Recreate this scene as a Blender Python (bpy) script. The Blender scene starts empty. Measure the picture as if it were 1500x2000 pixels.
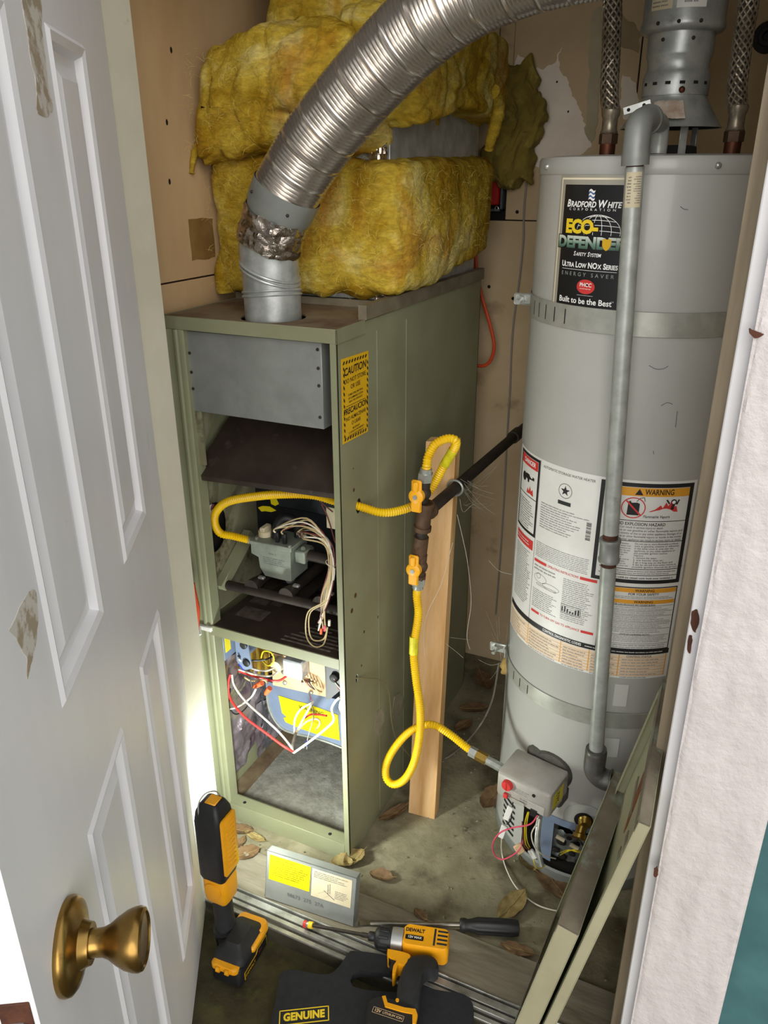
import bpy, bmesh, math, random
from mathutils import Vector, Matrix, noise
random.seed(7)
C = bpy.context.scene.collection
sc = bpy.context.scene
# ------------------------------------------------------------------ camera
F, YAW, PIT, ROLL = 1552.4, -0.44186, 0.404918, -0.003463
CAM = Vector((0.711, -1.2985, 1.5781))
FW = Vector((math.sin(YAW)*math.cos(PIT), math.cos(YAW)*math.cos(PIT), -math.sin(PIT)))
_r0 = Vector((math.cos(YAW), -math.sin(YAW), 0)); _u0 = _r0.cross(FW)
RT = _r0*math.cos(ROLL) + _u0*math.sin(ROLL); UP = -_r0*math.sin(ROLL) + _u0*math.cos(ROLL)
cd = bpy.data.cameras.new('camera'); cam = bpy.data.objects.new('camera', cd); C.objects.link(cam)
cd.sensor_fit = 'VERTICAL'; cd.sensor_height = 36; cd.lens = F/2000*36; cd.clip_start = 0.02
cam.matrix_world = Matrix(((RT.x, UP.x, -FW.x, CAM.x), (RT.y, UP.y, -FW.y, CAM.y), (RT.z, UP.z, -FW.z, CAM.z), (0, 0, 0, 1)))
sc.camera = cam
# ------------------------------------------------------------------ daylight
w = bpy.data.worlds.new('overcast'); sc.world = w; w.use_nodes = True
bg = w.node_tree.nodes['Background']; bg.inputs[0].default_value = (0.98, 0.98, 1.0, 1); bg.inputs[1].default_value = 1.0
sd = bpy.data.lights.new('soft_sun', 'SUN'); sd.energy = 2.4; sd.angle = math.radians(60); sd.color = (1.0, 0.96, 0.9)
so = bpy.data.objects.new('soft_sun', sd); C.objects.link(so)
so.rotation_euler = Vector((-0.40, 0.88, -0.17)).to_track_quat('-Z', 'Y').to_euler()
sc.view_settings.view_transform = 'Standard'; sc.view_settings.look = 'None'; sc.view_settings.gamma = 1
sc.view_settings.use_curve_mapping = False
sc.view_settings.exposure = 0.34
TORCH_W = 3.7

# ------------------------------------------------------------------ helpers
def P(px, py, ax, v):
    """point of the place seen at a pixel, on the plane where coordinate ax equals v"""
    d = FW + RT*((px-750)/F) + UP*((1000-py)/F)
    return CAM + d*((v-CAM[ax])/d[ax])
def lin(c):
    return tuple((x/12.92 if x <= .04045 else ((x+.055)/1.055)**2.4) for x in [int(c[i:i+2], 16)/255 for i in (0, 2, 4)])
def mat(name, c, rough=.5, metal=0., c2=None, sc1=12., lo=.35, hi=.65, bump=0., bsc=120., dirt=None, dsc=6., dlo=.55, dhi=.7, stretch=(1, 1, 1), emit=0., coat=0., sss=0., alpha=1., trans=0.):
    m = bpy.data.materials.new(name); m.use_nodes = True; nt = m.node_tree; N = nt.nodes; L = nt.links
    b = N['Principled BSDF']; b.inputs['Roughness'].default_value = rough; b.inputs['Metallic'].default_value = metal
    b.inputs['Coat Weight'].default_value = coat; b.inputs['Alpha'].default_value = alpha
    if trans: b.inputs['Transmission Weight'].default_value = trans
    col = lin(c) + (1,); b.inputs['Base Color'].default_value = col
    if sss:
        b.inputs['Subsurface Weight'].default_value = sss; b.inputs['Subsurface Radius'].default_value = (.02, .015, .006); b.inputs['Subsurface Scale'].default_value = .5
    if emit: b.inputs['Emission Color'].default_value = col; b.inputs['Emission Strength'].default_value = emit
    if c2 or dirt or bump:
        tc = N.new('ShaderNodeTexCoord'); mp = N.new('ShaderNodeMapping'); mp.inputs['Scale'].default_value = stretch
        L.new(tc.outputs['Object'], mp.inputs[0])
    def nz(scale, det=6.):
        n = N.new('ShaderNodeTexNoise'); n.inputs['Scale'].default_value = scale; n.inputs['Detail'].default_value = det; n.inputs['Roughness'].default_value = .6
        L.new(mp.outputs[0], n.inputs['Vector']); return n
    src = None
    def mix(scale, a, bcol, l, h):
        n = nz(scale); r = N.new('ShaderNodeMapRange'); r.inputs[1].default_value = l; r.inputs[2].default_value = h; L.new(n.outputs['Fac'], r.inputs[0])
        x = N.new('ShaderNodeMix'); x.data_type = 'RGBA'; L.new(r.outputs[0], x.inputs[0])
        if a is None: L.new(src, x.inputs[6])
        else: x.inputs[6].default_value = a
        x.inputs[7].default_value = bcol; return x.outputs[2]
    if c2: src = mix(sc1, col, lin(c2)+(1,), lo, hi)
    if dirt: src = mix(dsc, None if src else col, lin(dirt)+(1,), dlo, dhi)
    if src: L.new(src, b.inputs['Base Color'])
    if bump:
        n = nz(bsc); bp = N.new('ShaderNodeBump'); bp.inputs['Strength'].default_value = bump; bp.inputs['Distance'].default_value = .004
        L.new(n.outputs['Fac'], bp.inputs['Height']); L.new(bp.outputs[0], b.inputs['Normal'])
    return m
ORIG = {}
def props(o, label=None, cat=None, group=None, kind=None):
    if label: o['label'] = label
    if cat: o['category'] = cat
    if group: o['group'] = group
    if kind: o['kind'] = kind
    return o
def thing(name, loc, label, cat, group=None):
    o = bpy.data.objects.new(name, None); C.objects.link(o); o.location = loc; o.empty_display_size = .05
    ORIG[o] = Vector(loc); return props(o, label, cat, group)
def frame(o, X, Y, Z=None):
    X = Vector(X).normalized(); Y = Vector(Y); Y = (Y - X*Y.dot(X)).normalized(); Z = X.cross(Y)
    return Matrix(((X.x, Y.x, Z.x, o[0]), (X.y, Y.y, Z.y, o[1]), (X.z, Y.z, Z.z, o[2]), (0, 0, 0, 1)))
def FRONT(x, y, z): return frame((x, y, z), (1, 0, 0), (0, 0, 1))
def SIDE(x, y, z): return frame((x, y, z), (0, 1, 0), (0, 0, 1))
def cr(pts, n=8):
    pts = [Vector(q) for q in pts]; out = []
    for i in range(len(pts)-1):
        a, b, c, d = pts[max(i-1, 0)], pts[i], pts[i+1], pts[min(i+2, len(pts)-1)]
        for k in range(n):
            t = k/n; out.append(.5*((2*b)+(c-a)*t+(2*a-5*b+4*c-d)*t*t+(3*b-a-3*c+d)*t**3))
    out.append(pts[-1]); return out
def resample(pts, step):
    out = [pts[0]]; acc = 0.
    for i in range(1, len(pts)):
        a, b = pts[i-1], pts[i]; l = (b-a).length
        while acc + l >= step:
            a = a + (b-a)*((step-acc)/l); l = (b-a).length; acc = 0; out.append(a.copy())
            if l < 1e-9: break
        acc += l
    return out
TXT = {}
def text_geo(s, size, shear=0., offset=0., space=1., align='CENTER', res=3, va='CENTER'):
    k = (s, size, shear, offset, space, align, va)
    if k not in TXT:
        cu = bpy.data.curves.new('t', 'FONT'); cu.body = s; cu.size = size; cu.shear = shear; cu.offset = offset*size; cu.space_character = space
        cu.align_x = align; cu.align_y = va; cu.resolution_u = res
        o = bpy.data.objects.new('t', cu); C.objects.link(o)
        me = bpy.data.meshes.new_from_object(o.evaluated_get(bpy.context.evaluated_depsgraph_get()))
        TXT[k] = ([v.co.copy() for v in me.vertices], [tuple(f.vertices) for f in me.polygons])
        bpy.data.objects.remove(o); bpy.data.curves.remove(cu); bpy.data.meshes.remove(me)
    return TXT[k]
class MB:
    def __init__(s): s.v = []; s.f = []
    def add(s, vs, fs, M=None):
        k = len(s.v); s.v += [(M @ Vector(q)) if M else Vector(q) for q in vs]; s.f += [tuple(i+k for i in f) for f in fs]; return s
    def box(s, lo, hi, b=0., M=None):
        lo = Vector(lo); hi = Vector(hi)
        if b <= 0:
            vs = [(x, y, z) for x in (lo.x, hi.x) for y in (lo.y, hi.y) for z in (lo.z, hi.z)]
            return s.add(vs, [(0, 1, 3, 2), (4, 6, 7, 5), (0, 4, 5, 1), (2, 3, 7, 6), (0, 2, 6, 4), (1, 5, 7, 3)], M)
        vs = []; idx = {}
        for sx in (0, 1):
            for sy in (0, 1):
                for sz in (0, 1):
                    c = [(lo.x, hi.x)[sx], (lo.y, hi.y)[sy], (lo.z, hi.z)[sz]]; sg = [1-2*sx, 1-2*sy, 1-2*sz]
                    for a in range(3):
                        q = list(c)
                        for e in range(3):
                            if e != a: q[e] += sg[e]*b
                        idx[(sx, sy, sz, a)] = len(vs); vs.append(q)
        fs = []
        for a in range(3):
            e, g = [i for i in range(3) if i != a]
            for sa in (0, 1):
                r = []
                for (p_, q_) in ((0, 0), (1, 0), (1, 1), (0, 1)):
                    k = [0, 0, 0]; k[a] = sa; k[e] = p_; k[g] = q_; r.append(idx[(*k, a)])
                fs.append(tuple(r))
            for p_ in (0, 1):
                for q_ in (0, 1):
                    k0 = [0, 0, 0]; k0[e] = p_; k0[g] = q_; k1 = list(k0); k1[a] = 1
                    fs.append((idx[(*k0, e)], idx[(*k1, e)], idx[(*k1, g)], idx[(*k0, g)]))
        for k in [(x, y, z) for x in (0, 1) for y in (0, 1) for z in (0, 1)]: fs.append(tuple(idx[(*k, a)] for a in range(3)))
        return s.add(vs, fs, M)
    def tube(s, pts, r, n=10, caps=True, closed=False):
        pts = [Vector(q) for q in pts]; m = len(pts); R = r if isinstance(r, (list, tuple)) else [r]*m
        T = [(pts[min(i+1, m-1)]-pts[max(i-1, 0)]).normalized() for i in range(m)]
        u = T[0].orthogonal().normalized(); k = len(s.v)
        for i in range(m):
            if i:
                ax = T[i-1].cross(T[i])
                if ax.length > 1e-8: u = Matrix.Rotation(T[i-1].angle(T[i]), 3, ax.normalized()) @ u
                u = (u - T[i]*u.dot(T[i])).normalized()
            w_ = T[i].cross(u)
            for j in range(n):
                a = 2*math.pi*j/n; s.v.append(pts[i] + (u*math.cos(a)+w_*math.sin(a))*R[i])
        for i in range(m-1):
            for j in range(n): s.f.append((k+i*n+j, k+i*n+(j+1) % n, k+(i+1)*n+(j+1) % n, k+(i+1)*n+j))
        if caps: s.f.append(tuple(k+j for j in range(n))[::-1]); s.f.append(tuple(k+(m-1)*n+j for j in range(n)))
        return s
    def cyl(s, a, b, r, n=16, r2=None): return s.tube([a, b], [r, r if r2 is None else r2], n)
    def lathe(s, prof, M=None, n=32, caps=True, ang=2*math.pi, a0=0):
        full = abs(ang-2*math.pi) < 1e-6; c = n if full else n+1; vs = []; fs = []
        for (r, z) in prof:
            for j in range(c): a = a0+ang*j/n; vs.append((r*math.cos(a), r*math.sin(a), z))
        for i in range(len(prof)-1):
            for j in range(n): j2 = (j+1) % c; fs.append((i*c+j, i*c+j2, (i+1)*c+j2, (i+1)*c+j))
        if caps and full: fs.append(tuple(range(c))[::-1]); fs.append(tuple((len(prof)-1)*c+j for j in range(c)))
        return s.add(vs, fs, M)
    def prism(s, poly, h, M=None, h0=0.):
        n = len(poly); vs = [(x, y, h0) for x, y in poly]+[(x, y, h) for x, y in poly]
        fs = [tuple(range(n))[::-1], tuple(range(n, 2*n))]+[(i, (i+1) % n, n+(i+1) % n, n+i) for i in range(n)]
        return s.add(vs, fs, M)
    def quad(s, a, b, c, d): return s.add([a, b, c, d], [(0, 1, 2, 3)])
    def grid(s, fn, nu, nv):
        vs = [fn(i/nu, j/nv) for i in range(nu+1) for j in range(nv+1)]
        fs = [(i*(nv+1)+j, (i+1)*(nv+1)+j, (i+1)*(nv+1)+j+1, i*(nv+1)+j+1) for i in range(nu) for j in range(nv)]
        return s.add(vs, fs)
    def ball(s, c, r, n=10, sq=(1, 1, 1)):
        prof = [(max(1e-4, math.cos(-math.pi/2+math.pi*i/n)), math.sin(-math.pi/2+math.pi*i/n)) for i in range(n+1)]
        M = Matrix.Translation(c) @ Matrix.Diagonal((r*sq[0], r*sq[1], r*sq[2], 1)); return s.lathe(prof, M, n+4, caps=False)
    def text(s, t, x, y, size, fn, fit=None, **k):
        vs, fs = text_geo(t, size, **k)
        if fit:
            a, b = min(q.x for q in vs), max(q.x for q in vs); g = (fit[1]-fit[0])/(b-a)
            return s.add([fn(fit[0]+(q.x-a)*g, q.y+y) for q in vs], fs)
        return s.add([fn(q.x+x, q.y+y) for q in vs], fs)
    def caps(s, t, y, size, fn, fit, small=.78, **k):
        """small capitals: lower-case letters of t become smaller capitals; y = baseline"""
        x = 0.; out = []
        for wd in t.split(' '):
            runs = []
            for ch in wd:
                big = ch.isupper() or not ch.isalpha()
                if runs and runs[-1][1] == big: runs[-1][0] += ch
                else: runs.append([ch, big])
            for r, big in runs:
                vs, fs = text_geo(r.upper(), size if big else size*small, align='LEFT', va='TOP_BASELINE', **k); a, b = min(q.x for q in vs), max(q.x for q in vs)
                out.append(([Vector((q.x-a+x, q.y, 0)) for q in vs], fs)); x += b-a+size*.035
            x += size*.24
        W = max(q.x for vs, _ in out for q in vs); g = (fit[1]-fit[0])/W
        for vs, fs in out: s.add([fn(fit[0]+q.x*g, y+q.y) for q in vs], fs)
        return s
    def micro(s, x0, x1, y0, y1, lines, fn, fill=.62, rnd=None, jit=.25):
        R_ = rnd or random; dy = (y1-y0)/lines; W = abs(x1-x0); ch = abs(dy)*.75
        for i in range(lines):
            yc = y0+dy*(i+.5); x = x0; end = x1-(W*R_.random()*jit)
            while x < end-ch*.5:
                wl = min(ch*R_.uniform(1., 4.), end-x); h = abs(dy)*fill*.5
                q = x
                while q < x+wl-1e-6:
                    cw = min(ch*.26, x+wl-q); hh = h*R_.choice((.62, .62, .7, 1.))
                    a = fn(q, yc-h*.7); b = fn(q+cw, yc-h*.7); c = fn(q+cw, yc+hh*.8); d = fn(q, yc+hh*.8); k = len(s.v); s.v += [a, b, c, d]; s.f.append((k, k+1, k+2, k+3)); q += cw*1.75
                x += wl+ch*.45
        return s
    def build(s, name, m, parent=None, label=None, cat=None, kind=None, group=None, smooth=42, norm=True):
        off = ORIG.get(parent, Vector()) if parent else None
        if parent is None:
            xs = [v.x for v in s.v]; ys = [v.y for v in s.v]; zs = [v.z for v in s.v]
            off = Vector(((min(xs)+max(xs))/2, (min(ys)+max(ys))/2, min(zs)))
        me = bpy.data.meshes.new(name); me.from_pydata([v-off for v in s.v], [], s.f)
        if norm:
            bm = bmesh.new(); bm.from_mesh(me); bmesh.ops.recalc_face_normals(bm, faces=bm.faces); bm.to_mesh(me); bm.free()
        me.materials.append(m)
        if smooth:
            me.polygons.foreach_set('use_smooth', [True]*len(me.polygons)); me.set_sharp_from_angle(angle=math.radians(smooth))
        o = bpy.data.objects.new(name, me); C.objects.link(o)
        if parent: o.parent = parent
        else: o.location = off
        ORIG[o] = off; return props(o, label, cat, group, kind)
def struct(mb, name, m, parent=None, **k): return mb.build(name, m, parent, kind=None if parent else 'structure', **k)
def wire(name, pts, r, m, parent=None, n=8, seg=8, **k): return MB().tube(cr(pts, seg), r, n).build(name, m, parent, **k)
def plane_fn(M, off=0.0006): return lambda x, y: M @ Vector((x, y, off))
def corrug(pts, r, pitch, depth, n=14):
    """convoluted hose: rings along a smooth path"""
    q = resample(cr(pts, 24), pitch/4); rad = [r-depth*(.5-.5*math.cos(2*math.pi*i/4)) for i in range(len(q))]
    return MB().tube(q, rad, n)

# ------------------------------------------------------------------ materials
m_white = mat('white_paint', 'd9d8d8', .45, c2='cdccce', sc1=4, bump=.05, bsc=60, dirt='b6aca0', dsc=9, dlo=.66, dhi=.82)
m_door = mat('door_paint', 'ebeaea', .4, c2='e2e1e2', sc1=5, bump=.04, bsc=90, dirt='a89a8a', dsc=13, dlo=.68, dhi=.85, stretch=(1, 1, .35))
m_casing = mat('thick_casing_paint', 'c6bfbd', .5, c2='bcb5b3', sc1=6, bump=.9, bsc=48, dirt='a07868', dsc=24, dlo=.76, dhi=.8)
m_teal = mat('teal_siding', '426a6c', .6, c2='365c5e', sc1=9, bump=.12, bsc=60)
m_wallp = mat('beige_wall', 'ccae84', .75, c2='b8966a', sc1=4, bump=.05, bsc=120, dirt='6e5940', dsc=5, dlo=.62, dhi=.8, stretch=(1, 1, .4))
m_wallb = mat('back_wallboard', 'c6b08e', .8, c2='b29a74', sc1=3, bump=.06, bsc=90, dirt='6a5a42', dsc=6, dlo=.64, dhi=.82)
m_plaster = mat('patch_plaster', 'e6dacb', .85, c2='dccfbe', sc1=14, bump=.15, bsc=80)
m_dark = mat('dark_gap', '120e0a', .9)
m_conc = mat('dirty_concrete', '928a70', .9, c2='767056', sc1=9, bump=.5, bsc=70, dirt='453a28', dsc=7, dlo=.5, dhi=.72)
m_moss = mat('mossy_ground', '4c462a', .95, c2='2e2914', sc1=14, bump=.8, bsc=60, dirt='4a4a22', dsc=18, dlo=.55, dhi=.7)
m_patio = mat('outdoor_concrete', '8c8880', .9, c2='7a766e', sc1=5)
m_oldwood = mat('weathered_wood', '8e8674', .85, c2='6a6250', sc1=30, bump=.3, bsc=60, dirt='3e3426', dsc=14, dlo=.58, dhi=.75, stretch=(.15, 1, 1))
m_jambwood = mat('grey_jamb_wood', '9a8c74', .8, c2='7e705a', sc1=40, bump=.15, bsc=60, stretch=(1, 1, .08))
m_alu = mat('aluminium_track', 'b6b6b0', .45, .55, c2='8a8a82', sc1=20, bump=.15, bsc=90, dirt='50483a', dsc=15, dlo=.58, dhi=.75)
m_green = mat('furnace_green_enamel', '85876b', .48, c2='79795d', sc1=5, bump=.04, bsc=150, dirt='5a5038', dsc=30, dlo=.71, dhi=.8)
m_greenin = mat('green_inner_steel', '86856c', .6, c2='6e6a50', sc1=10, dirt='3f3420', dsc=16, dlo=.55, dhi=.7)
m_topdirt = mat('dusty_top_enamel', '84765c', .8, c2='6c5840', sc1=10, bump=.2, bsc=120, dirt='4c3022', dsc=7, dlo=.5, dhi=.7)
m_galv = mat('galvanised_steel', 'b4b7b3', .36, .5, c2='9a9e9b', sc1=26, lo=.4, hi=.6, bump=.05, bsc=200, dirt='6a675e', dsc=18, dlo=.64, dhi=.8)
m_galvbox = mat('grey_sheet_steel', '8f928d', .5, .35, c2='81847f', sc1=14, bump=.04, bsc=160)
m_pipe = mat('dull_galvanised_pipe', 'b2b6b0', .42, .3, c2='989c96', sc1=30, bump=.05, bsc=200, dirt='6e6a5e', dsc=24, dlo=.64, dhi=.78)
m_duct = mat('bright_aluminium_duct', 'dcd6ce', .22, .9, c2='c6bfb6', sc1=8)
m_foil = mat('crinkled_foil', 'cfc6bc', .2, 1., c2='9a8e84', sc1=20, bump=1., bsc=45)
m_foil2 = mat('foil_backing', '9d97a0', .4, .7, c2='7c6a74', sc1=12, bump=.8, bsc=30, stretch=(1, 1, .4))
m_ins = None
m_brownmetal = mat('sooty_baffle', '40332a', .6, .1, c2='2b221c', sc1=9, bump=.1, bsc=120, dirt='5a4a3e', dsc=18, dlo=.62, dhi=.8)
m_black = mat('black_plastic', '17181a', .5, c2='1e1f21', sc1=30, bump=.05, bsc=200)
m_rubber = mat('black_rubber', '1b1c1e', .7, c2='232426', sc1=40, bump=.1, bsc=260)
m_foam = mat('black_foam', '16181b', .85, c2='1e2023', sc1=60, bump=.2, bsc=300)
m_yel = mat('yellow_hose_coating', 'e2bc0e', .4, c2='d6a80a', sc1=20)
m_handle = mat('yellow_valve_handle', 'e0a010', .45)
m_tool = mat('tool_yellow', 'eea612', .42, c2='e09a0e', sc1=20)
m_iron = mat('black_iron', '3a322b', .6, .4, c2='2a231d', sc1=20, bump=.15, bsc=120)
m_brown = mat('rusty_brown_fitting', '5e4632', .6, .4, c2='443222', sc1=24, bump=.2, bsc=120)
m_rust = mat('rust', '5a3320', .8, .2, c2='3e2216', sc1=40, bump=.3, bsc=150)
m_brass = mat('aged_brass', '9c7c42', .28, .95, c2='745a30', sc1=10, lo=.4, hi=.7, dirt='5a4320', dsc=16, dlo=.6, dhi=.75)
m_brass2 = mat('bright_brass', 'b99a4c', .3, .9, c2='8a6e30', sc1=30)
m_zinc = mat('zinc_fitting', 'bcbfba', .3, .6, c2='989b93', sc1=30)
m_post = mat('fresh_lumber', 'd8b280', .6, c2='bd9058', sc1=26, bump=.08, bsc=60, dirt='a06a38', dsc=30, dlo=.66, dhi=.8, stretch=(1, 1, .06))
m_tank = mat('grey_tank_enamel', 'b2b2ac', .35, c2='a9a9a4', sc1=3, bump=.015, bsc=200, coat=.15)
m_strap = mat('strap_steel', 'b3b4ab', .38, .4, c2='a3a49b', sc1=40)
m_lblack = mat('label_black', '141416', .35)
m_lwhite = mat('label_white', 'dfdfda', .45, c2='d6d5cf', sc1=12)
m_lsilver = mat('label_silver', 'b4b0a2', .35, .4)
m_ink = mat('ink_black', '1a1a1c', .5)
m_inkg = mat('ink_grey', '5a5a5c', .6)
m_pw = mat('print_white', 'eeeeea', .45)
m_pgrey = mat('print_grey', '8f9692', .45)
m_pgreen = mat('print_green', '5d7f68', .45)
def zgrad(m, z0, z1, stops):
    nt = m.node_tree; N = nt.nodes; L = nt.links; tc = N.new('ShaderNodeTexCoord'); sp = N.new('ShaderNodeSeparateXYZ'); mr = N.new('ShaderNodeMapRange'); cr_ = N.new('ShaderNodeValToRGB')
    L.new(tc.outputs['Object'], sp.inputs[0]); L.new(sp.outputs[2], mr.inputs[0]); mr.inputs[1].default_value = z0; mr.inputs[2].default_value = z1; L.new(mr.outputs[0], cr_.inputs[0]); e = cr_.color_ramp.elements
    while len(e) < len(stops): e.new(.5)
    for i, (p_, c_) in enumerate(stops): e[i].position = p_; e[i].color = lin(c_)+(1,)
    L.new(cr_.outputs[0], N['Principled BSDF'].inputs['Base Color'])
zgrad(m_pgreen, 1.450, 1.474, [(0, '2e4a3c'), (.45, '6b8a78'), (1, 'd4dccf')])
m_pyel = mat('print_yellow', 'e8c928', .45)
m_porange = mat('print_orange', 'dd9c2c', .5)
m_pred = mat('print_red', 'c83632', .5)
m_ppink = mat('print_tan', 'd8b98e', .5)
m_pblue = mat('print_blue', '3d5a94', .5)
m_sign = mat('caution_yellow', 'd8ac18', .45, c2='cfa212', sc1=20)
m_syel = mat('sticker_yellow', 'd9c80c', .45)
m_cream = mat('cream_paper', 'cbc1a4', .6, c2='c0b494', sc1=20)
m_tan = mat('tan_board', 'd2ae86', .6)
m_bluegrey = mat('bluegrey_paint', '76839a', .45, c2='6b7890', sc1=10)
m_pan = mat('cream_green_panel', 'a19c80', .5, c2='959074', sc1=8, dirt='6a5a42', dsc=12, dlo=.64, dhi=.8)
m_panin = mat('green_panel_inside', 'a2a184', .5, c2='949374', sc1=8, dirt='6a4a2c', dsc=9, dlo=.66, dhi=.78)
m_panedge = mat('dirty_panel_edge', '7f7766', .7, c2='6a6050', sc1=14, bump=.15, bsc=90, dirt='8d9a88', dsc=9, dlo=.55, dhi=.65)
m_valve = mat('cast_valve_grey', '8f968a', .5, .35, c2='7a8176', sc1=20, bump=.1, bsc=120)
m_ctrl = mat('control_grey', 'b3b0aa', .45, .15, c2='a39e94', sc1=18, dirt='7a6a52', dsc=22, dlo=.6, dhi=.75)
m_wred = mat('wire_red', 'c5302c', .4); m_wwhite = mat('wire_white', 'dcd6c6', .45); m_wtan = mat('wire_tan', 'b9a57a', .5)
m_wblack = mat('wire_black', '1c1c1e', .45); m_wpink = mat('wire_pink', 'cf4a62', .45); m_wyel = mat('wire_yellow', 'd3bd22', .45)
m_wmar = mat('wire_maroon', '6c3434', .5); m_wgrey = mat('wire_grey', '8a857a', .55); m_worange = mat('cord_orange', 'c9461c', .5)
m_wblue = mat('wire_blue', '2440c0', .4); m_norange = mat('nut_orange', 'e8663a', .45)
m_redbox = mat('red_plastic', 'b01d12', .5)
m_leaf = mat('dry_leaf', '7c6242', .8, c2='5e442a', sc1=40, bump=.2, bsc=100)
m_leaf2 = mat('pale_dry_leaf', '9a8a58', .8, c2='7c6638', sc1=40, bump=.2, bsc=100)
m_web = mat('cobweb_fibre', 'a8a294', .9)
m_braid = mat('braided_steel', 'a89c88', .35, .6, c2='7a7060', sc1=60)
m_copper = mat('old_copper', '6e3c26', .5, .7, c2='4e3020', sc1=30)
m_lens = mat('clear_plastic', 'c8ccd0', .15, c2='9aa0a4', sc1=40, coat=.5)
m_led = mat('led_panel', 'f4fff0', .5, emit=8.)
# ================================================================== the setting
XL, XR, YB, ZC = -.44, .80, 1.0, 2.45
def wobble(w, h, nx, ny, amp, seed):
    """closed polygon: a rectangle outline with a ragged edge"""
    pts = []
    for i in range(nx): pts.append((w*i/nx, 0))
    for i in range(ny): pts.append((w, h*i/ny))
    for i in range(nx): pts.append((w-w*i/nx, h))
    for i in range(ny): pts.append((0, h-h*i/ny))
    return [(x+amp*noise.noise((x*30, y*30, seed)), y+amp*noise.noise((x*30, y*30, seed+9))) for x, y in pts]
fl = MB()
fl.grid(lambda u, v: Vector((-.5+1.4*u, -.085+1.2*v, .004*noise.fractal(((-.5+1.4*u)*9, v*11, 3), 1, 2, 4)-.001)), 70, 60)
struct(fl, 'floor', m_conc)
gr = MB(); gr.grid(lambda u, v: Vector((-1.6+4*u, -2.6+2.38*v, -.034+.006*noise.fractal(((-1.6+4*u)*8, v*20, 1), 1, 2, 4))), 110, 100)
struct(gr, 'ground', m_moss)
gr = MB(); gr.box((-9, -12, -.12), (9, 1.2, -.06)); struct(gr, 'patio', m_patio)
struct(MB().box((XL-.15, -.3, ZC), (XR+.15, YB+.15, ZC+.1)), 'ceiling', m_wallb)
# left wall: two boards with an open seam
wl = struct(MB().box((XL-.12, -.12, -.05), (XL-.012, YB+.1, ZC)), 'wall_left', m_dark)
MB().box((XL-.012, -.12, 0), (XL, YB, 1.3605), .001).build('panel', m_wallp, wl)
MB().box((XL-.012, -.12, 1.3645), (XL+.001, YB, ZC), .001).build('panel', m_wallp, wl)
st = MB(); Ms = SIDE(XL+.0012, .158, 1.40)
st.prism(wobble(.085, .085, 6, 6, .004, 4), .0006, Ms); st.build('water_stain', mat('ochre_stain', '7a5a28', .8, c2='8c6c3a', sc1=20), wl)
for (y, z) in ((.155, 1.80), (.12, 1.67), (.11, 1.56)):
    MB().ball((XL+.001, y, z), .0045, 6, (.3, .8, 1.3)).build('nail_hole', m_dark, wl)
# back wall: wallboard sheets, an electrical opening, plaster patches
wb = struct(MB().box((XL-.1, YB+.012, -.05), (XR+.1, YB+.12, ZC)), 'wall_back', m_dark)
MB().box((XL, YB, .0), (XR, YB+.012, 1.449), .001).build('panel', m_wallb, wb)
MB().box((.004, YB, 1.452), (.326, YB+.012, ZC), .001).build('panel', m_wallb, wb)
MB().box((.3295, YB, 1.452), (XR, YB+.012, ZC), .001).build('panel', m_wallb, wb)
MB().box((-.036, YB+.001, 1.61), (.003, YB+.012, ZC), .001).build('panel', m_wallb, wb)
MB().box((XL, YB, 1.452), (-.108, YB+.012, ZC), .001).build('panel', m_wallb, wb)
MB().box((-.108, YB, 1.61), (-.038, YB+.012, ZC), .001).build('panel', m_wallb, wb)
def patch(px_pts, seed, m=m_plaster):
    q = [P(a, b, 1, YB) for a, b in px_pts]; c = cr([Vector((v.x, v.z, 0)) for v in q]+[Vector((q[0].x, q[0].z, 0))], 12)[:-1]
    poly = [(v.x+.007*noise.fractal((v.x*50, v.y*50, seed), 1, 2, 3), v.y+.007*noise.fractal((v.x*50, v.y*50, seed+5), 1, 2, 3)) for v in c]
    MB().prism(poly, .0008+.0004*seed/2, FRONT(0, YB-.0002, 0)).build('plaster_patch', m, wb)
patch([(1045, 135), (1062, 130), (1085, 118), (1097, 88), (1092, 125), (1108, 160), (1125, 195), (1140, 235), (1150, 290), (1050, 330), (1040, 240), (1050, 170), (1010, 150), (1015, 110)], 1)
patch([(1215, 150), (1238, 155), (1248, 215), (1215, 230)], 3)
patch([(1178, 20), (1215, 30), (1250, 60), (1245, 100), (1225, 95), (1200, 80)], 6, mat('plaster_tan', 'a08e70', .8, c2='8c7a5c', sc1=12))
patch([(1155, 30), (1175, 20), (1172, 160), (1160, 270), (1145, 250)], 8, mat('joint_compound', 'b0a68a', .8, c2='a0967a', sc1=10))
for q in ((1010, 414), (1110, 218), (1002, 583), (955, 560), (1088, 160)):
    v = P(*q, 1, YB); MB().ball(v, .005, 6, (1, .3, 1)).build('nail_hole', m_dark, wb)
wr = struct(MB().box((XR, -.12, -.05), (XR+.1, YB+.1, ZC)), 'wall_right', m_wallb)
# front wall around the opening, teal outside
OX0, OX1, OZ = -.305, .69, 2.1
fw = MB(); fw.box((XR-.05, -.285, -.1), (2.6, -.1, 2.7)); fw.box((-2.2, -.285, -.1), (OX0-.10, -.1, 2.7)); fw.box((OX0-.1, -.285, OZ+.1), (XR-.05, -.1, 2.7))
struct(fw, 'wall_front', m_teal)
# left jamb and its casing
struct(MB().box((OX0-.11, -.205, -.03), (OX0+.010, -.118, OZ+.05), .002), 'trim_1', mat('jamb_paint', 'cfcab6', .5, c2='c4bfaa', sc1=6, dirt='8a7a5c', dsc=11, dlo=.68, dhi=.8))
struct(MB().box((OX0-.13, -.30, -.03), (OX0-.01, -.205, OZ+.1), .003), 'trim_2', m_casing)
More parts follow.
